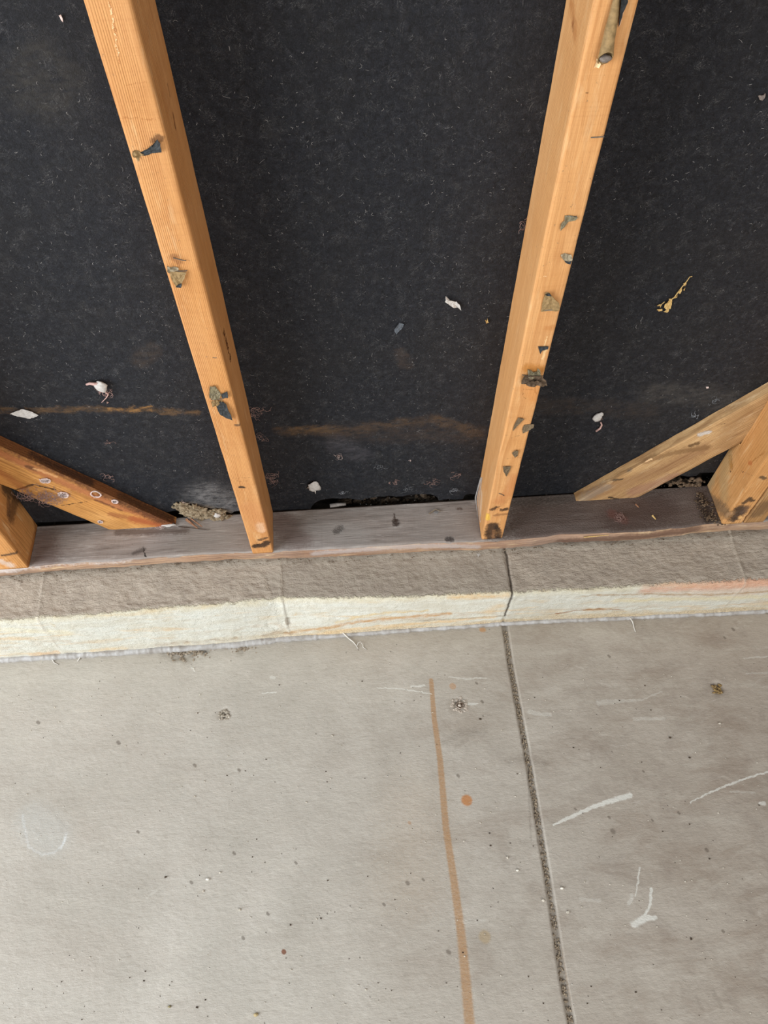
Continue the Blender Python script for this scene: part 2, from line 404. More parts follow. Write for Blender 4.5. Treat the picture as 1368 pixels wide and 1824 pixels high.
def mat_curb():
    m = N('weathered_concrete_curb', .9, .15); p = m.g
    uv = m.n('ShaderNodeUVMap').outputs[0]
    s = m.n('ShaderNodeSeparateXYZ'); m.set(s.inputs[0], uv)
    v = s.outputs[1]; X = s.outputs[0]
    rough1 = m.noise(m.scl(p, (75, 210, 200)), 1, 6, .7, .3)
    n2 = m.noise(p, 28, 5, .65); n3 = m.noise(p, 420, 4, .7)
    c = m.mix(m.ramp(rough1, .3, .7), lin('ad9f8f'), lin('c4b8a8'))
    c = m.mix(m.ramp(n2, .42, .7, 0, .4), c, lin('91867a'))
    c = m.mix(m.ramp(n3, .55, .75, 0, .45), c, lin('c9bdac'))
    # grey smoother blocks between the second and third joint
    blk = m.mul(m.ramp(X, CJ[1]-.003, CJ[1]+.003), m.ramp(X, CJ[2]-.003, CJ[2]+.003, 1, 0))
    blk = m.ma('MAXIMUM', blk, m.mul(m.ramp(m.ma('ADD', X, m.mul(m.ma('SUBTRACT', n2, .5), .10)), CJ[1]-.030, CJ[1]-.022), m.ramp(X, CJ[1], CJ[1]+.002, 1, 0), m.ramp(v, .35, .5)))
    c = m.mix(m.mul(blk, .7), c, m.mix(m.ramp(n2, .3, .7), lin('958a7e'), lin('aba192')))
    # grey strip next to the sill and a darker line right against it
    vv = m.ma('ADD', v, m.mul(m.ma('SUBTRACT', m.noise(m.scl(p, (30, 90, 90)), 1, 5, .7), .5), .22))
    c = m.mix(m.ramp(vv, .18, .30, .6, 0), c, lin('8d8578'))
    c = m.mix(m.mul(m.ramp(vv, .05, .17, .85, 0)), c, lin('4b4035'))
    # white efflorescence / old paint over the riser
    edge = m.ma('ADD', v, m.ma('ADD', m.mul(m.ma('SUBTRACT', m.noise(m.scl(p, (190, 190, 190)), 1, 4, .7), .5), .20), m.mul(m.ma('SUBTRACT', m.noise(p, 24, 3), .5), .10)))
    wm = m.ramp(edge, .93, .975)
    hN = m.noise(m.scl(p, (26, 26, 90)), 1, 5, .6, .4)
    wc = m.mix(m.ramp(hN, .35, .68), lin('dcdbd0'), lin('d0cab9'))
    wc = m.mix(m.ramp(m.noise(m.scl(p, (9, 9, 50)), 1, 4, .6, .3), .56, .68, 0, .55), wc, lin('d9b98a'))
    # top fringe slightly yellow, right end pink
    wc = m.mix(m.ramp(edge, .97, 1.12, .55, 0), wc, lin('d2c49e'))
    pk = m.mul(m.ramp(X, .66, .86), m.ramp(edge, 1.0, 1.5, .8, 0))
    wc = m.mix(pk, wc, lin('dcae90'))
    # orange-brown tide lines
    tl = m.ma('ADD', v, m.mul(m.ma('SUBTRACT', m.noise(m.scl(p, (16, 16, 30)), 1, 5, .65), .5), .75))
    ln = m.ramp(m.ma('ABSOLUTE', m.ma('SUBTRACT', tl, 1.62)), .0, .06, 1, 0)
    wc = m.mix(m.mul(ln, .25, m.ramp(m.noise(p, 7, 2), .40, .55)), wc, lin('b08450'))
    low = m.ramp(m.ma('ADD', v, m.mul(m.ma('SUBTRACT', m.noise(m.scl(p, (9, 9, 30)), 1, 5, .65), .5), .9)), 1.72, 1.92)
    wc = m.mix(m.mul(low, m.ramp(X, -.12, .12, .15, .75)), wc, m.mix(m.ramp(n3, .35, .6), lin('9c8261'), lin('e6cfa6')))
    def fc(px, py):
        x = at(px, py, 'y', -.17).x; return at(px, py, 'y', (interp(ARR, x)+interp(BOT, x))/2)
    wpc = m.vm('ADD', p, m.scl(m.vm('SUBTRACT', m.noise(p, 55, 4, .65, col=True), (.5, .5, .5)), (.012, .012, .016)))
    tt = m.ramp(m.noise(m.scl(p, (60, 60, 220)), 1, 4, .7), .32, .6, .3, 1)
    for pts, w_, col_, a_, sf in [([(1036,1059),(1148,1057),(1200,1059),(1300,1057),(1380,1052)], .0035, 'a9814f', .75, .8), ([(1150,1050),(1250,1045),(1380,1036)], .012, 'd9a184', .75, .7),
            ([(510,1124),(590,1115),(640,1106),(720,1100),(800,1093)], .0055, 'c48f50', .8, .8), ([(600,1108),(640,1098),(700,1090),(760,1088)], .004, 'dcbf84', .7, .9), ([(480,1134),(560,1128),(640,1118),(760,1110),(880,1100)], .0060, 'e0c194', .8, .6),
            ([(990,1095),(1030,1088),(1070,1085),(1110,1088)], .0032, '9c6a3a', .85, .6), ([(800,1065),(850,1062),(904,1060)], .006, 'd4a868', .6, .8), ([(870,1090),(890,1078)], .010, 'dcbc8c', .6, .9), ([(740,1107),(905,1098)], .003, '8a7355', .6, .8),
            ([(60,1163),(100,1160)], .007, 'd9b48a', .75, .5), ([(165,1156),(225,1150)], .006, 'dfc090', .75, .6), ([(280,1146),(330,1140),(420,1134)], .005, '9a7a5a', .7, .7), ([(80,1108),(100,1120)], .003, 'd9c08a', .6, .8),
            ([(0,1125),(120,1128)], .008, 'e8dcb8', .6, .9), ([(1100,1070),(1380,1062)], .008, 'e6d6a4', .6, .9), ([(920,1095),(1000,1090)], .004, 'e0c9a4', .6, .8), ([(470,1128),(500,1122),(520,1124)], .006, '8d6f50', .7, .6)]:
        wc = m.mix(m.mul(m.path(wpc, [fc(*q) for q in pts], w_, sf), a_, tt), wc, lin(col_))
    spot = m.seg(wpc, at(512,1100,'y',-.165), at(512,1110,'y',-.167), .004, .8)
    c = m.mix(wm, c, wc)
    c = m.mix(m.mul(spot, .6), c, lin('6e5a44'))
    wy = m.path(m.vm('ADD', p, m.scl(m.vm('SUBTRACT', m.noise(p, 60, 3, col=True), (.5,.5,.5)), (.02,.02,.02))), [at(520,1080,'z',-.045), at(538,1090,'z',-.06), at(520,1103,'z',-.09)], .005, .5)
    c = m.mix(m.mul(wy, .5), c, lin('c9a45e'))
    # joints
    for k, jx in enumerate(CJ):
        w = m.ramp(m.ma('ABSOLUTE', m.ma('SUBTRACT', m.ma('ADD', X, m.mul(m.ma('SUBTRACT', n2, .5), .010)), jx)), .0008, .0032, 1, 0)
        c = m.mix(m.mul(w, (.35, .35, .85, .4)[k], m.ramp(v, 1.7, 1.75, 1, .2)), c, lin(('d0c5b5', '8a7c6c', '3d3228', 'd6cbb9')[k]))
    m.color(c)
    h = m.ma('ADD', m.mul(rough1, 1.0), m.mul(n3, .45))
    h = m.ma('ADD', m.mul(h, m.ramp(blk, 0, 1, 1, .6)), m.ma('ADD', m.mul(wm, .5), m.mul(m.noise(p, 95, 4, .6), .7)))
    m.bump(h, .0034)
    return m.m
def curb_ztop(x, u):
    zin = -.017 if x < -.05 else (-.017-.012*min(1, (x+.05)/.25))
    zin -= .005 if x < .05 else .004
    st = 0.0
    if x > .15 or -.05 < x < .06:
        k = (u-.20-.03*math.sin(x*23))/.03; st = .0022*(1-max(0, min(1, k)))
    return zin+st+(-.036-zin)*min(1, u*1.2)
def build_curb():
    xs = [-2.6, -1.8, -1.2, -.8] + [-.6+.0022*i for i in range(int(1.72/.0022))] + [1.14, 1.5, 2.2, 3.0]
    us = [i/30 for i in range(29)] + [.955, .98, 1.0, 1.02, 1.05] + [1.1+.9*i/16 for i in range(17)]
    b = MB(); b.uv = []; n = len(us)
    for x in xs:
        ya = interp(ARR, x); yb = interp(BOT, x); yi = -.070
        for u in us:
            if u <= 1: y = yi+(ya-yi)*u; z = curb_ztop(x, u)
            else: y = ya+(yb-ya)*(u-1); z = -.036+(FLZ-.004+.036)*(u-1)
            # rounded arris
            if .93 < u < 1.08:
                k = 1-abs(u-1)/.08; y += .0035*max(0, k)*(.6); z -= .0035*max(0, k)
            q = Vector((x, y, z))
            am = .0015 if x < CJ[1] or x > CJ[2] else .0011
            d = am*(mn.fractal(Vector((x*75, y*200, z*120)), 1.0, 2.0, 4)) + .0018*mn.noise(q*22)
            for jx in CJ:
                dj = abs(x-jx+.002*mn.noise(q*60))
                if dj < .0045: d += (-.0030 if jx == CJ[2] else .0012)*(1-dj/.0045)
            if u <= 1: z += d
            else: y -= d*.8
            if u < .12: z += .0015*mn.noise(q*120)
            b.v.append(Vector((x, y, z))); b.uv.append((x, u))
    for i in range(len(xs)-1):
        for j in range(n-1):
            a = i*n+j; b.f.append((a, a+1, a+n+1, a+n))
    k = len(b.v)
    # back and underside so the curb is solid
    for x in (xs[0], xs[-1]):
        for y, z in ((-.07, -.02), (.16, -.045), (.16, FLZ-.02), (interp(BOT, x), FLZ-.02)):
            b.v.append(Vector((x, y, z))); b.uv.append((x, .1))
    b.f += [(k, k+4, k+5, k+1), (k+1, k+5, k+6, k+2), (k+2, k+6, k+7, k+3), (k, k+1, k+2, k+3), (k+4, k+7, k+6, k+5)]
    o = b.build('concrete_curb', mat_curb(), origin=(0, -.1, FLZ), smooth=True)
    tag(o, 'rough grey concrete block curb under the timber sill, its riser white with mineral stains', 'curb', None, 'structure')
build_curb()

# ---- sheathing wall ----------------------------------------------
def mat_sheath():
    m = N('asphalt_fibreboard', .5, .24); p = m.g
    w1 = m.noise(p, 7, 4, .6); n2 = m.noise(p, 170, 6, .75, .4); n3 = m.noise(p, 700, 4, .8)
    c = m.mix(m.ramp(n2, .33, .70), lin('0b0d11'), lin('262930'))
    c = m.mix(m.ramp(n3, .55, .76, 0, .6), c, lin('62656c'))
    c = m.mix(m.ramp(n3, .24, .38, .6, 0), c, lin('101012'))
    c = m.mix(m.ramp(w1, .45, .7, 0, .3), c, lin('242220'))
    c = m.mix(m.ramp(m.noise(p, 36, 5, .7), .56, .76, 0, .28), c, lin('4c4a48'))
    # pressed fibres
    for k, (sc, ro, th) in enumerate(((150, .6, .012), (190, -.5, .010), (120, 1.6, .008))):
        r = m.n('ShaderNodeMapping'); r.inputs['Rotation'].default_value = (0, ro, 0); m.set(r.inputs['Vector'], p)
        f = m.noise(m.scl(r.outputs[0], (sc*.55, 1, sc*2.4)), 1, 2, .5, 1.6)
        l = m.ramp(m.ma('ABSOLUTE', m.ma('SUBTRACT', f, .5)), 0, th, 1, 0)
        c = m.mix(m.mul(l, m.ramp(m.noise(p, 55+k*9, 2), .52, .64), .6), c, lin('8d8b8a'))
    wp = m.vm('ADD', p, m.scl(m.vm('SUBTRACT', m.noise(p, 45, 4, .65, col=True), (.5, .5, .5)), (.03, .03, .03)))
    tx = m.ramp(m.noise(m.scl(p, (45, 1, 110)), 1, 5, .75), .36, .68)
    def st(pts, w, col, a, soft=.6, t=tx):
        nonlocal c
        k = m.path(wp, [onwall(*q) for q in pts], w, soft)
        c = m.mix(m.mul(k, a, t), c, lin(col))
    st([(-20,731),(60,733),(140,730),(230,730),(330,734),(352,736)], .006, '8a6840', .6)
    st([(195,728),(270,730)], .004, 'c08c4a', .8)
    st([(520,766),(600,764)], .007, '8a6a45', .60)
    st([(500,768),(600,770),(720,752),(780,748),(850,772)], .010, '6b5238', .60)
    st([(600,770),(850,775)], .022, '4b3d33', .6)
    st([(950,722),(1060,726),(1160,735)], .018, '3f3732', .8)
    st([(1160,700),(1250,705),(1300,715)], .022, '5d5852', .5)
    st([(1180,858),(1240,820)], .03, '45423c', .7)
    # dusty pale bloom at the bottom left
    st([(375,885),(408,905)], .035, '8f8d8c', .85, .9, None or tx)
    st([(340,905),(400,915)], .014, '83735f', .9)
    st([(270,625),(255,640)], .014, '55473a', .5); st([(715,630),(725,650)], .008, '54453b', .6)
    st([(65,160),(85,130)], .03, '4a463e', .5)
    st([(600,790),(640,810)], .018, '58555a', .6)
    m.color(c)
    m.rough(m.ramp(n2, .3, .7, .55, .42))
    h = m.ma('ADD', m.mul(n2, 1.0), m.mul(n3, .6))
    m.bump(h, .0020)
    return m.m
MSH = mat_sheath()
EDGE = [(-60,930),(60,931),(200,926),(300,912),(345,903),(372,905),(398,910),(412,915),(418,911),(432,910),(487,909.5),(520,908),(553,906.5),(556,901),(562,895),(569,891.5),(580,889),(592,887.4),(606,888.5),(619,887.4),(632,889.5),(644,891.5),(650,888),(660,887.5),(675,884.3),(684,885),(693,882.8),(706,885),(718,884.3),(727,881.5),(736,881.3),(752,880),(767,880.7),(774,883),(779,886),(782,892),(790,890),(798,889),(812,890),(825,889),(827,884),(830,881.3),(838,880),(848,881),(862,884),(905,886.5),(960,884.5),(1018,883),(1100,874),(1188,857),(1200,850),(1212,847),(1226,849),(1240,848),(1247,842),(1260,842),(1300,840),(1420,832)]
def build_wall():
    pts = [onwall(*q) for q in EDGE]
    e = [(p.x, max(p.z, .0006)) for p in pts]
    e = [(-2.6, .002)] + e + [(3.0, .002)]
    # denser ragged edge
    ed = []
    for (x0, z0), (x1, z1) in zip(e, e[1:]):
        n = max(1, min(14, int(abs(x1-x0)/.004)))
        for k in range(n):
            t = k/n; x = x0+(x1-x0)*t; z = z0+(z1-z0)*t
            z += .0016*abs(mn.noise(Vector((x*260, 0, 4))))
            ed.append((x, max(z, .0006)))
    ed.append(e[-1])
    b = MB(); n = len(ed); T = 2.42
    for y in (0, .012):
        for x, z in ed: b.v.append(Vector((x, y, z)))
        for x, z in ed: b.v.append(Vector((x, y, T)))
    for i in range(n-1):
        b.f.append((i, i+1, n+i+1, n+i))
        b.f.append((2*n+i, 3*n+i, 3*n+i+1, 2*n+i+1))
        b.f.append((i, 2*n+i, 2*n+i+1, i+1))
        b.f.append((n+i, n+i+1, 3*n+i+1, 3*n+i))
    o = b.build('wall_back', MSH, origin=(0, 0, 0))
    tag(o, 'black asphalt fibreboard sheathing panel between the bare studs', None, None, 'structure')
    sid = MB().box((-2.6, .034, -.045), (3.0, .05, 2.42)).build('wall_outer', plain('siding_back', '3a3029', '1f1a17', 90, .9), origin=(0, .04, -.045))
    tag(sid, 'dark back of the outer siding seen through the gap below the sheathing', None, None, 'structure')
    # timber back row behind the sill closing the cavity floor is the curb's own top
build_wall()

# ================================================================= TIMBER
def frame_z(): return ((1, 0, 0), (0, 1, 0), (0, 0, 1))
def mat_wood(name, fr, light, dark, late, off=(.03, -.09), sp=.0032, amp=.012, seed=0.0, stains=(), fuzz=0.0, rough=.62, greys=0.0, contrast=.55, spec=.3, hue=None, dirt=.22, pale='efd2a4'):
    m = N(name, rough, spec); g = m.g; u, v, w = fr
    cb = m.n('ShaderNodeCombineXYZ')
    for i, ax in enumerate((u, v, w)): m.set(cb.inputs[i], m.dot(g, tuple(ax)))
    p = m.vm('ADD', cb.outputs[0], (0, 0, seed))
    low = m.noise(m.scl(p, (6, 6, 1.7)), 1, 3, .5); low2 = m.noise(m.scl(p, (35, 35, 5)), 1, 3, .5)
    sx = m.n('ShaderNodeSeparateXYZ'); m.set(sx.inputs[0], p)
    U = m.ma('ADD', sx.outputs[0], off[0]); V = m.ma('ADD', sx.outputs[1], off[1])
    r = m.ma('SQRT', m.ma('ADD', m.mul(U, U), m.mul(V, V)))
    r = m.ma('ADD', r, m.ma('ADD', m.mul(m.ma('SUBTRACT', low, .5), amp*2), m.mul(m.ma('SUBTRACT', low2, .5), amp*.30)))
    fr_ = m.ma('FRACT', m.ma('DIVIDE', r, sp))
    ring = m.mul(m.ramp(fr_, .15, .82, 0, 1, True), m.ramp(fr_, .86, 1.0, 1, 0), m.ramp(m.noise(m.scl(p, (60, 60, 2.5)), 1, 2, .5), .34, .62, .12, 1))
    fib = m.noise(m.scl(p, (700, 700, 22)), 1, 4, .6); pat = m.noise(m.scl(p, (22, 22, 7)), 1, 4, .6)
    c = m.mix(m.ramp(pat, .3, .72), lin(light), lin(dark))
    if hue: c = m.mix(m.ramp(m.noise(m.scl(p, (9, 9, 3)), 1, 3), .42, .66, 0, .6), c, lin(hue))
    c = m.mix(m.mul(ring, contrast, m.ramp(low2, .2, .6, .5, 1)), c, lin(late))
    c = m.mix(m.ramp(fib, .35, .7, 0, .22), c, lin(late))
    # saw marks across the grain
    saw = m.noise(m.scl(p, (10, 10, 520)), 1, 2, .5)
    c = m.mix(m.ramp(saw, .5, .72, 0, .13), c, lin(late))
    c = m.mix(m.ramp(m.noise(m.scl(p, (260, 260, 9)), 1, 3, .6), .5, .75, 0, .30), c, lin(late))
    c = m.mix(m.ramp(m.noise(m.scl(p, (16, 16, 26)), 1, 4, .6), .52, .75, 0, .22), c, lin(late))
    if dirt:
        dn = m.noise(m.scl(p, (110, 110, 11)), 1, 6, .7, .4); dk = m.noise(g, 480, 4, .75)
        c = m.mix(m.mul(m.ramp(dn, .50, .66), dirt), c, lin(late))
        c = m.mix(m.mul(m.ramp(dk, .60, .74), dirt, m.ramp(m.noise(g, 40, 3), .4, .6)), c, lin('3f2c1e'))
        c = m.mix(m.mul(m.ramp(m.noise(m.scl(p, (90, 90, 16)), 1, 5, .7), .56, .70), dirt), c, lin(pale))
    if greys:
        gn = m.noise(m.scl(p, (30, 30, 9)), 1, 5, .7)
        c = m.mix(m.mul(m.ramp(gn, .36, .62), greys), c, lin('9d9690'))
    wp = m.vm('ADD', g, m.scl(m.vm('SUBTRACT', m.noise(g, 150, 4, .7, col=True), (.5, .5, .5)), (.008, .008, .008)))
    st_h = None
    for pts, wd_, col, a, soft in stains:
        k = m.mul(m.ramp(m.ma('ADD', m.path(wp, pts, wd_*1.15, min(.95, soft+.25)), m.mul(m.ma('SUBTRACT', m.noise(g, 190, 6, .75), .5), 1.5)), .22, .85), a)
        c = m.mix(k, c, lin(col))
        if a > .7 and wd_ > .003: st_h = k if st_h is None else m.ma('MAXIMUM', st_h, k)
    m.color(c)
    h = m.ma('ADD', m.mul(ring, .25), m.mul(fib, .6))
    if st_h is not None: h = m.ma('SUBTRACT', h, m.mul(st_h, 2.5, m.noise(g, 350, 4, .7)))
    m.bump(h, .0007+fuzz)
    return m.m

def stud(name, lines, mat, label, z0=0.0003, z1=2.3, notch=None, rad=.003, worn=None, wane=None):
    """lines: functions of z giving front-left x, front-right x, back-left x, back-right x"""
    fl, fr_, bl, br = lines
    b = MB(); K = 4
    zs = []; z = z0
    while z < 1.0:
        zs.append(z); z += .0035 if z < .30 else .02
    zs += [1.2, 1.6, z1]
    rings = 0
    for z in zs:
        cs = [((fl(z), -DEP), (1, 1)), ((fr_(z), -DEP), (-1, 1)), ((br(z), -.0004), (-1, -1)), ((bl(z), -.0004), (1, -1))]
        ring = []
        for ci, ((x, y), (sx, sy)) in enumerate(cs):
            r = rad*(1.0+.35*mn.noise(Vector((ci*9.7, z*9, 1))))
            if ci in (2, 3): r = .0012
            if wane and ci == wane[0]: r *= wane[1]
            cx_, cy_ = x+sx*r, y+sy*r
            a0 = {0: math.pi, 1: 1.5*math.pi, 2: 0, 3: .5*math.pi}[ci]
            for k in range(K+1):
                a = a0+.5*math.pi*k/K
                ring.append((cx_+r*math.cos(a), cy_+r*math.sin(a)))
        # extra points along faces
        full = []
        for i in range(len(ring)):
            p0 = ring[i]; p1 = ring[(i+1) % len(ring)]
            full.append(p0)
            L = math.hypot(p1[0]-p0[0], p1[1]-p0[1])
            if (i % (K+1)) == K:
                nseg = 10 if (i//(K+1)) in (0, 2) else 22
                for k in range(1, nseg): full.append((p0[0]+(p1[0]-p0[0])*k/nseg, p0[1]+(p1[1]-p0[1])*k/nseg))
        for (x, y) in full:
            q = Vector((x, y, z))
            x += .0004*mn.noise(q*25); y += .0004*mn.noise(q*25+Vector((5, 0, 0)))
            if notch:
                zl, zh = notch(x)
                if zl-.0015 < z < zh+.0015 and y > -.0190: y = -.0190
            if worn:
                for wc, wr, wdp in worn:
                    dd = (Vector((x, y, z))-wc).length
                    if dd < wr:
                        k = (1-(dd/wr)**2); n_ = mn.fractal(q*170, 1, 2, 3)
                        if abs(y+DEP) < .004: y += wdp*k*(.35+max(-.35, n_))
                        else: x += wdp*k*n_*(.6)
            b.v.append(Vector((x, y, z)))
        rings = len(full)
    for i in range(len(zs)-1):
        for k in range(rings):
            a = i*rings+k; c = i*rings+(k+1) % rings
            b.f.append((a, c, c+rings, a+rings))
    b.f.append(tuple(range(rings))[::-1]); b.f.append(tuple((len(zs)-1)*rings+k for k in range(rings)))
    x0 = (fl(0)+fr_(0))/2
    o = b.build(name, mat, origin=(x0, -DEP/2, 0), smooth=True)
    tag(o, label, 'stud')
    return o
def xl(a, b, y):
    p, q = at(*a, 'y', y), at(*b, 'y', y)
    return lambda z: p.x+(q.x-p.x)*(min(z, 1.0)-p.z)/(q.z-p.z)
def const(v): return lambda z: v
FS = lambda *q: [onfront(*k) for k in q]

# ---- stud A
afl = xl((449,984), (147,0), -DEP); afr = xl((487,984), (233,0), -DEP); abr = xl((486,910), (277,0), 0)
abl = lambda z: abr(z)-.0385
stA = [(FS((455,973),(470,972),(476,966)), .0052, '2a1d15', .92, .5), (FS((462,962),(474,958)), .003, '4a3222', .8, .6),
       (FS((428,868),(433,868)), .0028, '2b211a', .9, .5), (FS((420,757.5),(428,757.5)), .0022, '5a4330', .8, .5),
       (FS((412,852),(432,851),(455,850)), .0004, '6e4522', .8, .5), (FS((423,857),(443,857)), .0005, '6e4522', .8, .5),
       (FS((368,636),(386,638)), .0006, '5d5348', .9, .4), (FS((215,210),(284,213)), .0006, 'a2602c', .5, .5),
       (FS((226,152),(262,146)), .0006, 'a2602c', .4, .5), (FS((463,935),(466,945)), .006, 'e8c9a8', .7, .8),
       (FS((445,905),(470,940)), .015, 'c08050', .4, .9), (FS((310,458),(318,466)), .004, '6a3b22', .5, .9),
       (FS((274,250),(286,246)), .003, '4a2a18', .7, .8), (FS((196,5),(207,60),(213,112)), .0006, '9a5a28', .7, .5),
       (FS((194,5),(204,55),(211,100)), .0005, 'f6cf9f', .8, .5),
       ([at(308,205,'x',afr(.6)), at(312,228,'x',afr(.6))], .0022, '6b3c1a', .8, .8), ([at(298,150,'x',afr(.6)), at(302,170,'x',afr(.6))], .002, '7b451c', .5, .8)]
MA = mat_wood('pine_honey', frame_z(), 'd69e66', 'cc9154', '9f5f2c', off=(.06, .115), sp=.0019, amp=.007, seed=3.1, stains=stA, contrast=.5, hue='d9a26a')
studA = stud('wooden_stud', (afl, afr, abl, abr), MA, 'honey pine stud left of centre, an ink stamp on its right side', worn=[(onfront(466,970), .013, .004), (onfront(466,942), .008, .0015)])

# ---- stud B
bfl = xl((857,964), (1058,0), -DEP); bfr = xl((893.5,964), (1139,0), -DEP); bbl = xl((848,892), (1008,0), 0)
bbr = lambda z: bbl(z)+.0385
def sideB(px, py): return at(px, py, 'x', bfl(.3))
stB = [(FS((878,937),(874,952),(882,962)), .0095, '3a281d', .93, .35), (FS((884,938),(890,950),(887,961)), .004, '2e2018', .85, .5), (FS((880,945),(878,960)), .0028, '8d6544', .8, .5),
       (FS((877,908),(886,905)), .0035, '43291a', .85, .6), (FS((895,909),(902,907)), .0035, '2e1c12', .9, .6), (FS((882,918),(905,915)), .003, '7d5232', .6, .8),
       (FS((868,917),(869,925)), .0035, 'e8b848', .8, .5), (FS((890,893),(912,870),(916,850)), .009, 'b87040', .45, .9),
       (FS((911,780),(926,775.3)), .0004, '5a452e', .8, .4), (FS((933,693.5),(951,693.7)), .0006, '7a5a38', .8, .4), (FS((903,817),(931,815)), .0005, '8a5a30', .6, .4),
       (FS((888.5,878.5),(899,883)), .0007, '3c2a1c', .9, .3), (FS((931,696),(932,706),(936,710)), .0006, '8a5a2c', .7, .4), (FS((953,690),(955,702)), .0008, '8a5a2c', .7, .4),
       (FS((940,655),(965,658)), .007, 'b0702a', .7, .8), (FS((945,690),(962,712)), .012, 'c98446', .5, .9), (FS((975,585),(985,584)), .0035, 'b8763c', .5, .7),
       (FS((955,495),(976,491)), .0003, 'f3d9ae', .8, .4), (FS((1046,165),(1047,165)), .0008, '6b4420', .8, .5), (FS((968,619),(975,600)), .0008, 'f0cf9a', .7, .5), (FS((966,640),(972,622)), .0016, 'f0cf9a', .6, .6),
       ([sideB(1013,42), sideB(1014,44)], .004, '7a3f1c', .75, .7), ([sideB(1010,5), sideB(1018,60)], .006, 'a4622e', .5, .9),
       ([sideB(908,650), sideB(909,660)], .0007, '3b2616', .9, .4), ([sideB(857,880), sideB(856,910)], .008, 'd8c0a4', .55, .8)]
MBm = mat_wood('pine_pale', frame_z(), 'dca56c', 'd3985c', 'aa6c36', off=(-.43, .13), sp=.0027, amp=.014, seed=8.7, stains=stB, contrast=.40, hue='e0ae78')
studB = stud('wooden_stud', (bfl, bfr, bbl, bbr), MBm, 'pale pine stud right of centre with a paper roll at its top', worn=[(onfront(879,950), .016, .0045), (onfront(886,907), .012, .004), (onfront(900,895), .014, .0016), (onfront(857,955), .01, .003), (onfront(950,668), .010, .003)], rad=.0032)

# ---- braces
TB = .018
def brace(name, p0, ang, wdt, length, mat, label, up):
    """flat board against the sheathing; upper edge passes p0; ang from +x; cut flat at the sill"""
    d = Vector((math.cos(ang), 0, math.sin(ang))); n = Vector((-d.z, 0, d.x)) if d.x > 0 else Vector((d.z, 0, -d.x))
    if n.z < 0: n = -n
    b = MB(); NL, NW = 150, 14; grid = {}
    z0 = .0006
    rows = []
    for j in range(NW+1):
        q0 = p0-n*(wdt*j/NW)
        t0 = (z0-q0.z)/d.z
        rows.append((q0, t0))
    for side, y in ((0, -TB-.0008), (1, -.0008)):
        for j in range(NW+1):
            q0, t0 = rows[j]
            for i in range(NL+1):
                f = i/NL; t = t0+(length-t0)*f
                q = q0+d*t
                yy = y
                if side == 0: yy += .0006*mn.noise(q*30)+(.0012 if j in (0, NW) else 0)
                if j in (0, NW): q = q+n*(.0010*mn.noise(q*45+Vector((j, 0, 0))))+n*(-.0008 if j == 0 and side == 0 else (.0008 if j == NW and side == 0 else 0))
                if q.z < z0: q.z = z0
                grid[(side, i, j)] = len(b.v); b.v.append(Vector((q.x, yy, q.z)))
    G = grid
    for i in range(NL):
        for j in range(NW):
            b.f.append((G[0,i,j], G[0,i+1,j], G[0,i+1,j+1], G[0,i,j+1])); b.f.append((G[1,i,j], G[1,i,j+1], G[1,i+1,j+1], G[1,i+1,j]))
        b.f.append((G[0,i,0], G[1,i,0], G[1,i+1,0], G[0,i+1,0])); b.f.append((G[0,i,NW], G[0,i+1,NW], G[1,i+1,NW], G[1,i,NW]))
    for j in range(NW):
        b.f.append((G[0,0,j], G[0,0,j+1], G[1,0,j+1], G[1,0,j])); b.f.append((G[0,NL,j], G[1,NL,j], G[1,NL,j+1], G[0,NL,j+1]))
    o = b.build(name, mat, origin=(rows[0][0]+d*rows[0][1])); 
    return tag(o, label, 'brace'), d, n
PR = onwall(1018, 880); AR = math.radians(48.3)
PL = onwall(0, 775); AL = math.radians(180-50.6)
fR = lambda *q: [at(x, y, 'y', -TB) for x, y in q]
dR = (math.cos(AR), 0, math.sin(AR)); nR = (-dR[2], 0, dR[0])
dL = (math.cos(AL), 0, math.sin(AL)); nL = (dL[2], 0, -dL[0])
MR = mat_wood('weathered_pine_brace', (nR, (0, 1, 0), dR), 'cfa979', 'bb9464', '86603c', off=(.18, .06), sp=.0036, amp=.012, seed=1.7, contrast=.65, hue='cda673', dirt=.75, pale='dfc39a',
    stains=[(fR((1060,880),(1180,835),(1250,800)), .014, '80583c', .45, .9), (fR((1148,822),(1200,806),(1260,796)), .006, '7b5a38', .7, .8), (fR((1230,793),(1243,789)), .0035, '5f4428', .8, .7),
            (fR((1095,848),(1110,836),(1120,838)), .005, '51504c', .7, .8), (fR((1090,856),(1108,853)), .0022, '3d3328', .8, .7), (fR((1105,842),(1160,818)), .0018, 'e6bd8e', .9, .5),
            (fR((1085,885),(1100,888)), .0022, '302419', .9, .6), (fR((1130,875),(1200,850)), .013, '8c6058', .45, .9), (fR((1290,790),(1300,760),(1320,730)), .015, '93704a', .5, .9),
            (fR((1246,774),(1262,769)), .0038, 'cfc6bd', .9, .4), (fR((1278,757),(1290,754)), .0008, '3d2c1d', .8, .5), (fR((1040,888),(1080,868)), .008, '8a8276', .5, .9)])
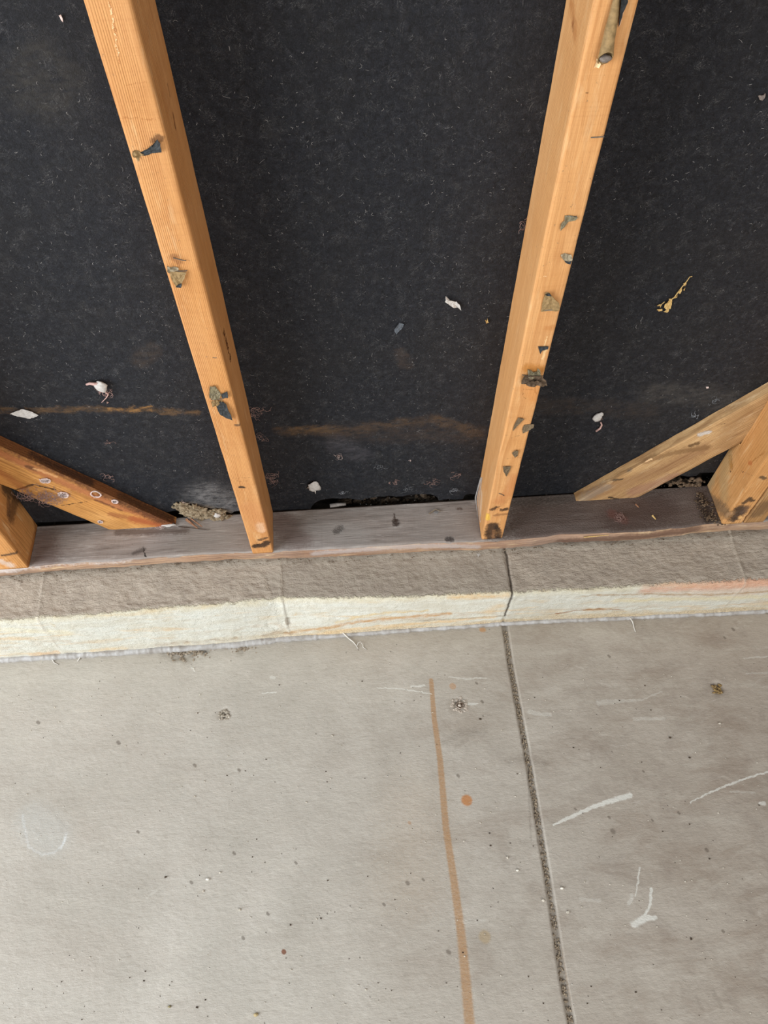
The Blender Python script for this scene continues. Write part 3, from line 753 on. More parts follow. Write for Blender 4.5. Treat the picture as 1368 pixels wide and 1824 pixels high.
MLb = mat_wood('rust_stained_brace', (nL, (0, 1, 0), dL), 'd9a25e', 'cb8e4c', '8e5a2a', off=(.12, .04), sp=.0038, amp=.012, seed=5.7, contrast=.6, hue='d3964f', dirt=.7, pale='e0a868',
    stains=[(fR((0,806),(120,862),(220,905),(320,935)), .007, 'a86440', .75, .9), (fR((50,830),(62,835)), .004, '5a3a22', .8, .8), (fR((62,834),(100,848)), .0025, 'dba56e', .8, .6),
            (fR((20,875),(60,862),(100,872)), .0018, '2e1e14', .9, .7), (fR((110,900),(155,893)), .001, '3a2415', .9, .5), (fR((200,915),(300,938)), .006, '8a4a2c', .6, .9),
            (fR((170,890),(215,908)), .0025, '6e3d24', .8, .8), (fR((0,840),(40,868)), .006, '9a5a30', .6, .9), (fR((240,925),(320,940)), .010, 'a5522e', .6, .9),
            ([onwall(0,780,.009), onwall(90,822,.009), onwall(180,868,.009), onwall(300,925,.009)], .0125, '6a3d20', .9, .4), ([onwall(60,808,.009), onwall(160,858,.009)], .007, '2c1a10', .75, .9), ([onwall(215,886,.009), onwall(300,925,.009)], .008, '33200f', .7, .9)])
brR, _, _ = brace('diagonal_brace', PR, AR, .0875, .62, MR, 'weathered brown diagonal brace board rising right to the edge of the frame', 1)
brL, _, _ = brace('diagonal_brace', PL, AL, .092, .42, MLb, 'orange rust-stained diagonal brace board rising left, its top edge dark brown', 1)
def notch_for(p0, ang, wdt):
    d = Vector((math.cos(ang), 0, math.sin(ang))); t = math.tan(ang)
    def f(x):
        zt = p0.z+(x-p0.x)*t; zb = zt-wdt/abs(math.cos(ang)); return zb, zt
    return f

# ---- stud C (left edge) and D, E (right edge)
CXL, CXR = -.4620, -.3812
stC = [(FS((5,990),(30,985)), .003, '3a2a20', .8, .8), (FS((0,1000),(20,1008)), .006, 'c9b7a8', .7, .8), ([at(30,880,'x',CXR), at(20,920,'x',CXR)], .010, '5a3a20', .75, .9),
       ([at(8,868,'x',CXR), at(40,890,'x',CXR)], .010, '3c2616', .8, .9), ([at(62,950,'x',CXR), at(50,1005,'x',CXR)], .004, '8a4f22', .6, .8), ([at(60,920,'x',CXR), at(66,960,'x',CXR)], .004, '7a4a22', .7, .8),
       ([at(15,890,'x',CXR), at(15,915,'x',CXR)], .006, '4a3020', .6, .9)]
MC = mat_wood('pine_amber', frame_z(), 'd59c60', 'c78a4e', '91602e', off=(.52, .14), sp=.0040, amp=.012, seed=11.3, stains=stC, contrast=.4, dirt=.4, hue='c08a50')
studC = stud('wooden_stud', (const(CXL), const(CXR), const(CXL), const(CXR)), MC, 'amber pine stud at the left edge, its foot below the rust-stained brace', notch=notch_for(PL, AL, .094), worn=[(onfront(8,998), .02, .003)])
DXL = .8324
def sD(x, y): return at(x, y, 'x', DXL)
stD = [([sD(1322,735), sD(1345,715)], .006, 'b56a28', .6, .8), ([sD(1270,845), sD(1262,868)], .010, '9c8a68', .55, .9), ([sD(1300,815), sD(1302,830)], .005, 'b0742c', .8, .8), ([sD(1296,812), sD(1288,850), sD(1290,880)], .014, 'b09468', .5, .9),
       ([sD(1334,824), sD(1338,825)], .003, 'ad6030', .7, .6), ([sD(1340,822), sD(1362,805)], .0012, 'a06a34', .7, .6), ([sD(1301,839), sD(1302,840)], .0012, '4a3020', .8, .5), ([sD(1323,841), sD(1324,841)], .001, '4a3020', .8, .5), ([sD(1318,838), sD(1340,847)], .0006, '4a3020', .3, .5),
       ([sD(1265,890), sD(1290,908), sD(1300,925)], .010, '7a6248', .75, .9),
       (FS((1325,896),(1335,888),(1340,892)), .0035, '33261a', .85, .6), (FS((1318,905),(1316,918),(1308,925)), .008, '3c2d24', .92, .6), (FS((1322,918),(1330,905)), .005, '5a463a', .8, .8), (FS((1355,850),(1362,852)), .003, '3c3022', .8, .7), (FS((1318,922),(1319,923)), .003, 'e0b070', .7, .5)]
MD = mat_wood('pine_corner', frame_z(), 'd59e63', 'c48a50', '95602c', off=(-.90, .12), sp=.0038, amp=.016, seed=14.9, stains=stD, contrast=.32, dirt=.35, hue='d6a874')
studD = stud('wooden_stud', (const(DXL), const(DXL+.038), const(DXL), const(DXL+.038)), MD, 'pine stud at the right edge with a gnarled knot at its foot', notch=notch_for(PR, AR, .090), worn=[(onfront(1312,918), .028, .006), (sD(1285,905), .022, .003), (sD(1296,922), .02, .004)], rad=.0035)
stE = [([Vector((.885, -DEP, .03)), Vector((.89, -DEP, .06))], .012, '5a4430', .6, .9)]
ME = mat_wood('pine_dull', frame_z(), 'b58a5a', 'a07545', '6e4a28', off=(-.95, .12), sp=.0040, amp=.012, seed=21.0, stains=stE, contrast=.5)
studE = stud('wooden_stud', (const(DXL+.0392), const(DXL+.077), const(DXL+.0392), const(DXL+.077)), ME, 'duller pine stud doubled against the right-edge stud at the frame corner', notch=notch_for(PR, AR, .090), rad=.003)

# ---- sill plate
PFT = [onplate(x, y) for x, y in [(-30,1016),(30,1010),(100,1003),(200,998),(300,990),(400,984),(450,983),(560,978),(640,974),(700,970),(780,965),(860,964),(950,957),(1000,950),(1080,948),(1150,945),(1220,938),(1260,932),(1300,930),(1400,925)]]
stP = [([onplate(600,945), onplate(606,940)], .005, '35261d', .85, .7), ([onplate(705,928), onplate(706,932)], .005, '3a2a22', .85, .6), ([onplate(702,915), onplate(704,926)], .0015, '3a2a22', .8, .6),
       ([onplate(798,960), onplate(804,960)], .004, '2c2120', .9, .5), ([onplate(816,906), onplate(820,906)], .003, '4b3428', .7, .7), ([onplate(500,930), onplate(530,960)], .022, '5a4038', .45, .9),
       ([onplate(255,975), onplate(258,990), onplate(266,1002)], .0009, '1f1714', .95, .5), ([onplate(240,985), onplate(255,978)], .004, '3a302c', .6, .8),
       ([onplate(345,960), onplate(420,955)], .03, '8c8379', .5, .9), ([onplate(960,935), onplate(1240,900)], .06, '54423a', .75, .9), ([onplate(1100,925), onplate(1180,905)], .025, '45322b', .5, .9),
       ([onplate(1090,915), onplate(1110,925)], .008, '6e4840', .6, .8), ([onplate(1250,890), onplate(1262,925)], .010, '33271f', .75, .8), ([onplate(905,890), onplate(1010,886)], .012, '5d554f', .6, .7),
       ([onplate(75,960), onplate(80,1000)], .022, '594038', .5, .9), ([onplate(210,948), onplate(330,945)], .006, '4c3a30', .6, .9),
       ([onplate(560,935), onplate(640,955)], .02, '9a948e', .45, .9), ([onplate(760,940), onplate(850,935)], .025, '8e8781', .4, .9)]
MP = mat_wood('weathered_sill', ((0, 1, 0), (0, 0, 1), (1, 0, 0)), 'aaa29c', '958c86', '62574f', off=(.04, .10), sp=.0075, amp=.016, seed=2.2, stains=stP, contrast=.45, greys=.45, fuzz=.0006, rough=.8, spec=.2, hue='97877b', dirt=.6, pale='cdc6bf')
def mat_plate():
    m = N('sill_faces', .85, .15)
    return MP
def build_plate():
    xs = [-2.6, -1.6, -.9] + [-.62+.0035*i for i in range(int(1.7/.0035))] + [1.15, 1.8, 3.0]
    prof = []   # (kind, u): top from back to front, then front face down
    b = MB(); n = None
    for x in xs:
        yf = interp(PFT, x) + .0010*mn.noise(Vector((x*40, 0, 0)))
        row = []
        for k in range(25):
            u = k/24; y = .0125*(1-u)*0 + (.0+ (yf+.003-.0)*u)
            row.append((y, 0+.0005*mn.noise(Vector((x*30, y*160, 0)))-.0004))
        for a in (30, 60, 90):
            t = math.radians(a); row.append((yf+.003-.003*math.sin(t), -.003+.003*math.cos(t)-.0004))
        zb = -.038
        for k in range(1, 13):
            u = k/12; z = -.003+(zb+.003)*u
            q = Vector((x*30, 7, z*220))
            row.append((yf+.0009*mn.noise(q)+.0020*max(0, mn.noise(Vector((x*22, 1, 1))))*u+.003*u*u, z))
        n = len(row)
        for y, z in row: b.v.append(Vector((x, y, z)))
    for i in range(len(xs)-1):
        for j in range(n-1):
            a = i*n+j; b.f.append((a, a+1, a+n+1, a+n))
        b.f.append((i*n+n-1, i*n, i*n+n, i*n+n+n-1))
    b.f.append(tuple(range(n))[::-1]); b.f.append(tuple((len(xs)-1)*n+k for k in range(n)))
    o = b.build('sill_plate', MP, origin=(.2, -.04, -.038), smooth=True)
    tag(o, 'weathered grey-brown timber sill plate lying along the concrete curb under the studs', 'sill plate')
    return o
SILL = build_plate()
# paler orange-brown split edge strip of the sill
mE = mat_wood('sill_edge_wood', ((0, 1, 0), (0, 0, 1), (1, 0, 0)), 'cba684', 'b08c6c', '6f5140', off=(.04, .08), sp=.004, amp=.012, seed=7.2, contrast=.6, greys=.3, dirt=.6, fuzz=.0008, rough=.85, spec=.15, hue='b08870',
      stains=[([at(x, y, 'y', -.088) for x, y in ((0,1020),(90,1012),(230,1004))], .006, 'cfc9c6', .7, .8), ([at(x, y, 'y', -.088) for x, y in ((560,988),(700,976),(850,972))], .006, 'b9b0ac', .6, .9), ([at(x, y, 'y', -.088) for x, y in ((1000,968),(1240,945))], .010, '5f4438', .7, .9)])
def build_edge():
    b = MB(); xs = [-.62+.0035*i for i in range(int(1.7/.0035))]; n = 9
    for x in xs:
        yf = interp(PFT, x)+.0010*mn.noise(Vector((x*40, 0, 0)))
        zt = -.0032+.0012*mn.noise(Vector((x*60, 3, 0))); zb = -.036+.004*mn.noise(Vector((x*14, 9, 0)))+.003*mn.noise(Vector((x*90, 2, 0)))
        for k in range(n):
            u = k/(n-1); z = zt+(zb-zt)*u
            bul = .0022*math.sin(math.pi*min(1, u*1.15+.08))+.0009*mn.noise(Vector((x*34, 5, z*300)))
            b.v.append(Vector((x, yf-bul+.0006, z)))
        for k in (0, 1): b.v.append(Vector((x, yf+.004, (zb, zt)[k])))
    m_ = n+2
    for i in range(len(xs)-1):
        for j in range(m_):
            a = i*m_+j; c = i*m_+(j+1) % m_; b.f.append((a, c, c+m_, a+m_))
    b.f.append(tuple(range(m_))[::-1]); b.f.append(tuple((len(xs)-1)*m_+k for k in range(m_)))
    o = b.build('split_edge', mE, SILL, smooth=True); o['label'] = 'paler orange-brown splintered front edge'
build_edge()

# ---- grade stamp on stud A's right face
ink = plain('stamp_ink', '4a2a12', '6b3f1c', 900, .9, .0001)
def stamp():
    cu = bpy.data.curves.new('stamp_text', 'FONT'); cu.body = '80 \u00b7 S-DRY HT'; cu.size = .016; cu.extrude = .00008; cu.align_x = 'LEFT'
    # reads upwards along the stud
    tmp = bpy.data.objects.new('tmp_text', cu); COL.objects.link(tmp)
    bpy.context.view_layer.update()
    dg = bpy.context.evaluated_depsgraph_get()
    me = bpy.data.meshes.new_from_object(tmp.evaluated_get(dg)); bpy.data.objects.remove(tmp)
    zc = at(412,640,'x',afr(.2)); z1 = at(400,560,'x',afr(.3))
    xs = [v.co.x for v in me.vertices]; L = max(xs)-min(xs); k = (z1.z-zc.z)/L
    b = MB()
    for v in me.vertices:
        zz = zc.z+(v.co.x-min(xs))*k
        yy = zc.y+.004-v.co.y*1.0
        face = afr(zz)+(abr(zz)-afr(zz))*((yy+DEP)/DEP)
        b.v.append(Vector((face+.0005+v.co.z, yy, zz)))
    b.f = [tuple(p.vertices) for p in me.polygons]
    o = b.build('grade_stamp', ink, studA); o['label'] = 'faded dark ink grade stamp'
stamp()

# ================================================================= SMALL THINGS
KR = plain('kraft_paper', 'a3865c', '7f6845', 260, .7, .0006)
KR2 = plain('kraft_paper_grey', '8f8466', '6a6150', 320, .7, .0006)
DK = plain('asphalt_paper', '3f4244', '262829', 300, .6, .0004)
GP = plain('dull_paper', '7d6a50', '5c4d3b', 420, .8, .0005)
PALE = plain('pale_paper', 'a89a80', '7f725c', 300, .8, .0004)
STL = plain('staple_wire', '6b675f', '4a453e', 500, .45, .0001, .6)
BR = plain('dark_crumpled_paper', '6e5a46', '3d3026', 300, .8, .0008)
PINK = plain('pink_glass_wool', 'cdaaa0', 'b08d85', 300, .95, .0003)
PINKD = plain('dusty_pink_wool', 'a2857c', '836a62', 300, .95, .0003)
WHT = plain('white_lint', 'c9c4be', 'aea9a4', 260, .9, .0004)
GRY = plain('grey_lint', '8f9296', '77797d', 260, .9, .0004)
WEB = plain('cobweb_silk', 'b8b2ac', '9b958f', 300, .8, .0002)
STRAW = plain('straw_chip', 'd9bb7c', 'b8935a', 400, .75, .0004)
FN = Vector((0, -1, 0))
def scrap(origin, label, sheets, staples=(), name='torn_paper', group='torn paper scraps left on the studs', cat='paper scrap'):
    e = empty(name, onfront(*origin)); tag(e, label, cat, group)
    for i, (pname, poly, mat, lifts, cr) in enumerate(sheets):
        MB().sheet([onfront(*q) for q in poly], FN, lifts, .0004, 0, i*3+origin[0], cr).build(pname, mat, e, smooth=False)
    for a, c in staples:
        p, q = onfront(*a, .0008), onfront(*c, .0012)
        MB().tube([p+Vector((0, .003, 0)), p, p.lerp(q, .5)+Vector((0, -.0004, 0)), q, q+Vector((0, .003, 0))], .0005, None, 6).build('staple', STL, e)
    return e
z3 = (.0004,)
scrap((262,270), 'dark blue-grey bow-shaped scrap highest on the honey stud', [
    ('asphalt_flap', [(281,244),(286,252),(288,268),(272,271),(262,276),(252,276),(250,271),(262,264),(271,256)], DK, (.004,.004,.003,.001,.0008,.0005,.0008,.002,.003), .001),
    ('paper_shred', [(237,266),(247,268),(257,274),(250,278),(248,285),(242,279),(236,273)], KR, (.003,.001,.001,.001,.003,.002,.003), .003)],)
scrap((316,490), 'tan rounded scrap with two staples, second down on the honey stud', [
    ('paper_flap', [(302,487),(305,482),(332,483),(329,492),(324,501),(325,508),(316,509),(307,499)], KR, (.001,.0008,.002,.003,.003,.002,.003,.002), .0012),
    ('asphalt_tip', [(313,507),(318,503),(324,501),(323,508)], DK, (.004,.0035,.0035,.004), .0005),
    ('paper_shred', [(298,469),(305,474),(318,475),(318,478),(308,480),(302,483),(299,480)], PALE, (.004,.002,.001,.002,.003,.003,.003), .003)],
    [((309,459.5),(331,464.5)), ((308,482),(333,482.5))])
scrap((392,715), 'large double scrap, tan above and dark grey flap hanging below, on the honey stud', [
    ('paper_flap', [(374,685),(384,685.5),(389,694),(394,701),(391,709),(382,710.5),(373,706)], KR2, (.003,.002,.001,.001,.001,.002,.003), .002),
    ('asphalt_flap', [(394,701),(405,693),(407,706),(395,707)], DK, (.001,.004,.003,.001), .001),
    ('hanging_flap', [(384,717),(395,713),(403,718),(407,728),(412,736),(414,745),(404,744),(393,738),(387,727)], DK, (.001,.001,.002,.004,.004,.003,.001,.001,.001), .0012),
    ('paper_shred', [(376,713),(385,711),(396,712),(393,717),(384,721),(379,719)], KR, (.003,.001,.001,.002,.003,.003), .004)],
    [((376,712),(399,710))])
scrap((1012,395), 'grey-tan hooked scrap, upper on the pale stud', [
    ('paper_flap', [(997,408),(998,398),(1005,391),(1006,383),(1012,382),(1028,385),(1025,390),(1014,392),(1005,402)], KR2, (.003,.002,.001,.002,.001,.002,.002,.001,.002), .002)], [((1009,385),(1027,386))])
scrap((1010,459), 'small fan scrap with a dark lower half on the pale stud', [
    ('paper_flap', [(998,453),(1005,450),(1017,452),(1019,459),(1015,463),(1004,461)], PALE, (.002,.001,.001,.003,.002,.002), .002),
    ('asphalt_flap', [(1004,461),(1010,459),(1018,459),(1015,468),(1007,466)], DK, (.001,.001,.003,.003,.002), .001)])
scrap((978,538), 'widest flat tan scrap midway down the pale stud', [
    ('paper_flap', [(971,519),(977,517),(984,526),(994,535),(996,542),(994,552),(976,552.5),(963,554),(966,539)], KR, (.002,.003,.003,.005,.005,.002,.0008,.0008,.001), .001),
    ('asphalt_corner', [(970,520),(977,517),(981,523),(974,524)], DK, (.004,.005,.004,.003), .0004)], [((965,553),(992,551))])
scrap((968,620), 'small dark grey triangular scrap above the crumpled one on the pale stud', [
    ('asphalt_flap', [(958,616),(977,615),(975,620),(966,623),(962,628)], DK, (.001,.002,.002,.001,.002), .001)])
scrap((950,675), 'dark brown crumpled wad of paper on the pale stud', [
    ('crumpled_wad', [(931,666),(945,663),(963,665),(971,671),(972,682),(951,683),(927,680)], BR, (.004,.006,.005,.007,.006,.005,.003), .005),
    ('upper_fold', [(939,654),(950,661),(960,660),(964,667),(940,668)], KR2, (.003,.002,.002,.003,.005), .004),
    ('lower_fold', [(940,671),(955,669),(966,676),(950,681),(936,679)], BR, (.009,.009,.008,.008,.007), .004),
    ('paper_shred', [(957,653),(961,655),(962,664),(956,663)], KR2, (.003,.004,.003,.002), .002)], [((930,668),(968,670))])
scrap((923,752), 'olive-brown wedge scrap, left of a pair below the crumpled wad', [
    ('paper_flap', [(923,743),(934,744),(929,750),(921,758),(913,767),(916,755)], GP, (.001,.002,.001,.001,.001,.001), .0006)])
scrap((940,761), 'wedge scrap curling over the right arris of the pale stud', [
    ('paper_flap', [(933,756),(945,755),(950,752),(949,758),(944,763),(931,771),(930,763)], GP, (.001,.001,.004,.004,.002,.001,.001), .001)])
scrap((917,807), 'tiny drop-shaped scrap below the pair of wedges on the pale stud', [
    ('paper_flap', [(912,806),(918,800),(923,800),(922,811),(917,815)], GP, (.001,.002,.003,.001,.001), .0015)])
scrap((904,838), 'lowest small brown triangular scrap on the pale stud', [
    ('paper_flap', [(896,829),(910,829),(907,839),(902,848),(897,839)], GP, (.002,.002,.001,.001,.001), .0015)])

# loose staples as single wires
def staple(px0, px1, label):
    p, q = onfront(*px0, .0006), onfront(*px1, .0006)
    o = MB().tube([p+Vector((0, .002, 0)), p, q, q+Vector((0, .002, 0))], .0005).build('staple', STL)
    tag(o, label, 'staple')
staple((1053,245), (1076,243.5), 'bare grey staple high on the pale stud, below the rolled paper')
staple((889,879), (898,882.5), 'short dark staple near the foot of the pale stud')

# rolled paper tube at the top of stud B
def roll():
    e = empty('paper_roll', onfront(1078,104, .004)); tag(e, 'tan rolled torn paper tube stapled at the top of the pale stud', 'paper roll')
    pts = [(1104,-60,.0035),(1100,-20,.0035),(1098,0,.0035),(1093,28,.0045),(1088,50,.005),(1084,72,.0056),(1080,92,.0062),(1078,104,.0066)]
    b = MB(); S = 18; rings = []
    rad = [.0026,.0028,.0030,.0042,.0048,.0054,.0060,.0064]
    for (x, y, off), r in zip(pts, rad):
        c = onfront(x, y, off)
        ring = []
        for k in range(S):
            a = 2*math.pi*k/S; rr = r*(1+.12*mn.noise(Vector((math.cos(a)*2, math.sin(a)*2, y*.06))))
            ring.append(c+Vector((math.cos(a)*rr, -math.sin(a)*min(rr, off+.0008 if math.sin(a) < 0 else rr), (.0085*math.sin(a) if y > 100 else .003*math.sin(a) if y > 90 else 0))))
        rings.append(ring)
    k0 = 0
    for ring in rings: b.v += ring
    # inner wall for an open mouth
    inner = [[p.lerp(sum(rg, Vector())/S, .14) for p in rg] for rg in rings]
    off = len(b.v)
    for ring in inner: b.v += ring
    n = len(rings)
    for i in range(n-1):
        for k in range(S):
            a = i*S+k; c = i*S+(k+1) % S
            b.f.append((a, c, c+S, a+S)); b.f.append((off+a, off+a+S, off+c+S, off+c))
    for k in range(S):
        a = (n-1)*S+k; c = (n-1)*S+(k+1) % S
        b.f.append((a, c, off+c, off+a))
    b.build('rolled_sheet', KR, e, smooth=True)
    c = onfront(1077.5, 105, .0058)
    MB().blob(c+Vector((0, 0, .0005)), .0052, .0050, .0030, .15, 3).build('rolled_core', plain('grey_paper_core', '8b8078', '6d625a', 300), e, smooth=True)
    MB().sheet([onfront(*q) for q in [(1103,-40),(1112,-40),(1117,0),(1108,20),(1103,38),(1100,44),(1099,30),(1102,0)]], FN, (.008,.006,.003,.003,.003,.004,.007,.008), .0004, 0, 2, .001).build('asphalt_strip', DK, e)
    MB().sheet([onfront(*q) for q in [(1112,-40),(1121,-40),(1118,0),(1111,18),(1105,42),(1102,47),(1104,30),(1112,0)]], FN, (.003,.002,.001,.001,.001,.001,.003,.003), .0004, 0, 4, .0008).build('torn_edge', plain('torn_paper_fibre', 'e0b894', 'cfa17c', 300), e)
roll()
o = MB().sheet([onfront(*q) for q in [(1062,103),(1066,106),(1070,113),(1066,120),(1058,119),(1061,111)]], FN, (.001,.002,.001,.001,.0005,.001), .0004, 0, 9, .0008).build('wood_chip', plain('fresh_wood_chip', 'f0d3a6', 'dcb888', 300))
tag(o, 'pale torn wood chip below the open end of the paper roll', 'wood chip')

# ---- tufts on the sheathing
rnd = random.Random(3)
def curl(c, r, n=9, turns=1.0, flat=.45, ax='y', seed=None):
    a0 = rnd.uniform(0, 6.28); pts = []
    k = rnd.uniform(.5, 1.0)*turns*rnd.choice((-1, 1))
    for i in range(n):
        t = i/(n-1); a = a0+k*6.28*t*.55; rr = r*(.25+.75*t)*rnd.uniform(.85, 1.1)
        if ax == 'y': pts.append(c+Vector((math.cos(a)*rr, -.0012-abs(rnd.uniform(0, flat))*r*.6, math.sin(a)*rr)))
        else: pts.append(c+Vector((math.cos(a)*rr, math.sin(a)*rr, .0010+abs(rnd.uniform(0, flat))*r*.6)))
    return pts
def fibres(b, c, n, r, th, ax='y', turns=1.0):
    for i in range(n):
        b.tube(curl(c+Vector((rnd.gauss(0, .45)*r, 0, rnd.gauss(0, .4)*r)) if ax == 'y' else c+Vector((rnd.uniform(-.3, .3)*r, rnd.uniform(-.3, .3)*r, 0)), r*rnd.uniform(.3, 1.0), 9, turns*rnd.uniform(.4, 1.2), .5, ax), th*rnd.uniform(.35, 1.0), th*.3, 4)
def tuft(px, py, r, n, mat, label, th=.00035, group='insulation tufts clinging to the sheathing', extra=None, surf=onwall, ax='y', name='wool_tuft', cat='tuft'):
    c = surf(px, py); b = MB(); fibres(b, c, n, r, th, ax)
    if extra:
        e = empty(name, c); tag(e, label, cat, group)
        b.build('loose_fibres', mat, e)
        for (pn, kind, args, m2) in extra:
            bb = MB()
            if kind == 'blob': bb.blob(*args)
            elif kind == 'tube': bb.tube(*args)
            else: bb.sheet(*args)
            bb.build(pn, m2, e, smooth=(kind != 'sheet'))
        return e
    o = b.build(name, mat, origin=c); tag(o, label, cat, group); return o
W_ = onwall
LTP = plain('pale_pink_fluff', 'dfcdc6', 'c8b0a8', 260, .9, .0003)
tuft(183,697, .010, 26, PINK, 'pink fluffy tuft with a white lump above the orange stain, left panel', extra=[
    ('white_lump', 'blob', (W_(180,689,.006), .0085, .004, .011, .15, 2), WHT), ('pink_strand', 'tube', ([W_(154,685,.003), W_(160,683,.004), W_(167,684,.005), W_(176,684,.006)], .0016, .0028, 7), PINK),
    ('trailing_strand', 'tube', ([W_(186,698,.004), W_(193,702,.004), W_(190,708,.003), W_(181,717,.002)], .0011, .0005, 6), PINK)])
tuft(925+6,399, .009, 10, PINKD, 'thin pink shred caught behind the left arris of the pale stud', th=.0004)
tuft(455,733, .016, 22, PINKD, 'dusty pink tuft behind the right side of the honey stud, uppermost there', th=.0004)
tuft(464,778, .014, 14, PINKD, 'faint dusty tuft behind the right side of the honey stud, middle one', th=.0003)
tuft(482,852, .016, 24, PINKD, 'dusty pink tuft behind the right side of the honey stud, lowest one', th=.0004)
tuft(195,786, .008, 8, PINKD, 'small pink curl on the sheathing above the rust-stained brace', th=.0004)
tuft(195,848, .010, 10, PINKD, 'pink curl on the sheathing just above the rust-stained brace', th=.0005)
tuft(328,898, .009, 30, LTP, 'pale pink rosette of fluff at the torn sheathing edge left of the honey stud', th=.0005)
tuft(608,812, .010, 7, LTP, 'faint curl of pale fluff right of the white blob, middle panel', th=.00025)
tuft(604,812, .004, 5, PINKD, 'tiny pink nub beside the faint curl in the middle panel', th=.0006)
tuft(677,829, .008, 10, GRY, 'greyish web curl low in the middle panel', th=.0003)
tuft(703,857, .008, 10, PINKD, 'small salmon tuft low in the middle panel above the gap', th=.0006)
tuft(730,818, .004, 5, LTP, 'upright pale wisp low in the middle panel', th=.0004)
tuft(727,868, .011, 12, GRY, 'grey cobweb curl above the gap in the middle panel', th=.00025)
tuft(770,857, .012, 14, PINKD, 'looped pinkish wisp near the foot of the pale stud', th=.0003)
tuft(812,845, .009, 12, PINKD, 'pink wisp on the sheathing nearest the foot of the pale stud', th=.0004)
tuft(810,873, .008, 10, GRY, 'pale grey shreds just above the sill left of the pale stud', th=.0005)
tuft(1066,745, .006, 8, PINKD, 'white blob with a pink tail low in the right panel', extra=[
    ('white_lump', 'blob', (W_(1064,744,.004), .0072, .003, .0095, .12, 5), WHT), ('small_lump', 'blob', (W_(1070,739,.004), .0042, .0025, .0055, .12, 6), WHT),
    ('pink_tail', 'tube', ([W_(1070,752,.002), W_(1072,757,.003), W_(1069,763,.003), W_(1062,768,.002)], .0012, .0018, 6), PINK)])
tuft(560,868, .004, 3, WHT, 'round white blob left of the gap in the middle panel', extra=[('white_lump', 'blob', (W_(560,867,.004), .0108, .0028, .0125, .22, 8), WHT), ('lower_tail', 'tube', ([W_(561,872,.003), W_(562,879,.002)], .0018, .0008, 6), WHT)], group='pale lint lumps on the sheathing', cat='lint lump', name='lint_lump')
tuft(610,877, .007, 12, GRY, 'small bluish-white swirl right of the round white blob', th=.0005)
tuft(1272,712, .010, 14, GRY, 'grey web clinging to the sheathing above the brown brace', th=.0003)
tuft(1240,738, .008, 10, GRY, 'crumbly web right on the upper edge of the brown brace', th=.0005)
def flake(poly, label, mat, surf=onwall, lifts=(.001,.002), n=FN, name='lint_flake', cat='flake', group='loose flakes on the sheathing', crump=.0015, thick=.0004):
    o = MB().sheet([surf(*q) for q in poly], n, [lifts[i % len(lifts)] for i in range(len(poly))], thick, 0, poly[0][0], crump).build(name, mat)
    return tag(o, label, cat, group)
flake([(18,735),(28,730),(38,727),(50,728),(58,732),(69,737),(63,741),(55,743),(40,741),(28,738)], 'long white spindle-shaped flake at the left end of the orange stain', WHT, lifts=(.002,.003))
flake([(794,526),(796,531),(806,533),(813,535),(819,541),(821,550),(815,546),(808,545),(799,540),(793,536)], 'white shred shaped like a fish, middle panel', WHT, lifts=(.002,.004,.003))
flake([(702,588),(704,582),(711,574),(719,576),(717,583),(710,588),(706,594)], 'translucent grey flake left of the white shred, middle panel', plain('grey_film', '5f646a', '4d5157', 260, .6), lifts=(.001,.002))
flake([(864,569),(867,571),(868,566),(869,571),(871,573),(866,575)], 'tiny tan chip beside the pale stud', STRAW)
flake([(105,26),(109,24),(112,32),(113,38),(109,35)], 'small buff chip at the top of the left panel', LTP)
flake([(1350,170),(1358,167),(1363,165),(1361,172),(1357,178),(1352,176)], 'ragged buff speck by the right edge of the photo', plain('buff_lint','8d8078','6f655f',300))
flake([(1257,688),(1261,686),(1262,690),(1258,691)], 'small beige fleck above the brown brace', LTP)
flake([(211,213),(216,212),(218,216),(213,217)][0:0] or [(190,715),(192,713),(194,716),(191,718)], 'tiny pink speck below the pink tuft', PINKD)
# straw splinter cluster
def splinter():
    e = empty('straw_shred', W_(1183,546,.002)); tag(e, 'string of straw-coloured wood shreds in the right panel', 'wood shred')
    s = 11.4
    def q(x, y, o=.003): return W_(1140+x/s, 470+y/s, o)
    b = MB(); b.tube([q(1060,255), q(1010,265), q(960,340), q(915,400), q(860,460), q(800,540), q(755,600), q(700,680), q(640,720), q(590,720)], .0005, .0009, 6); b.build('long_fibre', STRAW, e)
    for poly in ([(600,680),(640,700),(640,800),(610,880),(540,900),(480,870),(500,790),(560,740)], [(470,950),(510,910),(590,880),(545,980)], [(330,905),(400,880),(440,890),(440,935),(370,935)], [(335,830),(380,795),(425,805),(400,840)],
                 [(870,380),(905,340),(930,360),(920,430),(890,420)], [(760,560),(790,490),(840,470),(850,500),(810,560),(780,575)], [(870,520),(890,450),(915,460),(895,530)], [(690,690),(720,630),(760,600),(740,660)]):
        MB().sheet([q(*a, .0005) for a in poly], FN, [.0015, .003, .002], .0004, 0, poly[0][0], .002).build('shred', STRAW, e)
    MB().tube([q(500,770), q(440,820), q(410,880)], .0006, .0005, 5).build('stalk', STRAW, e)
splinter()
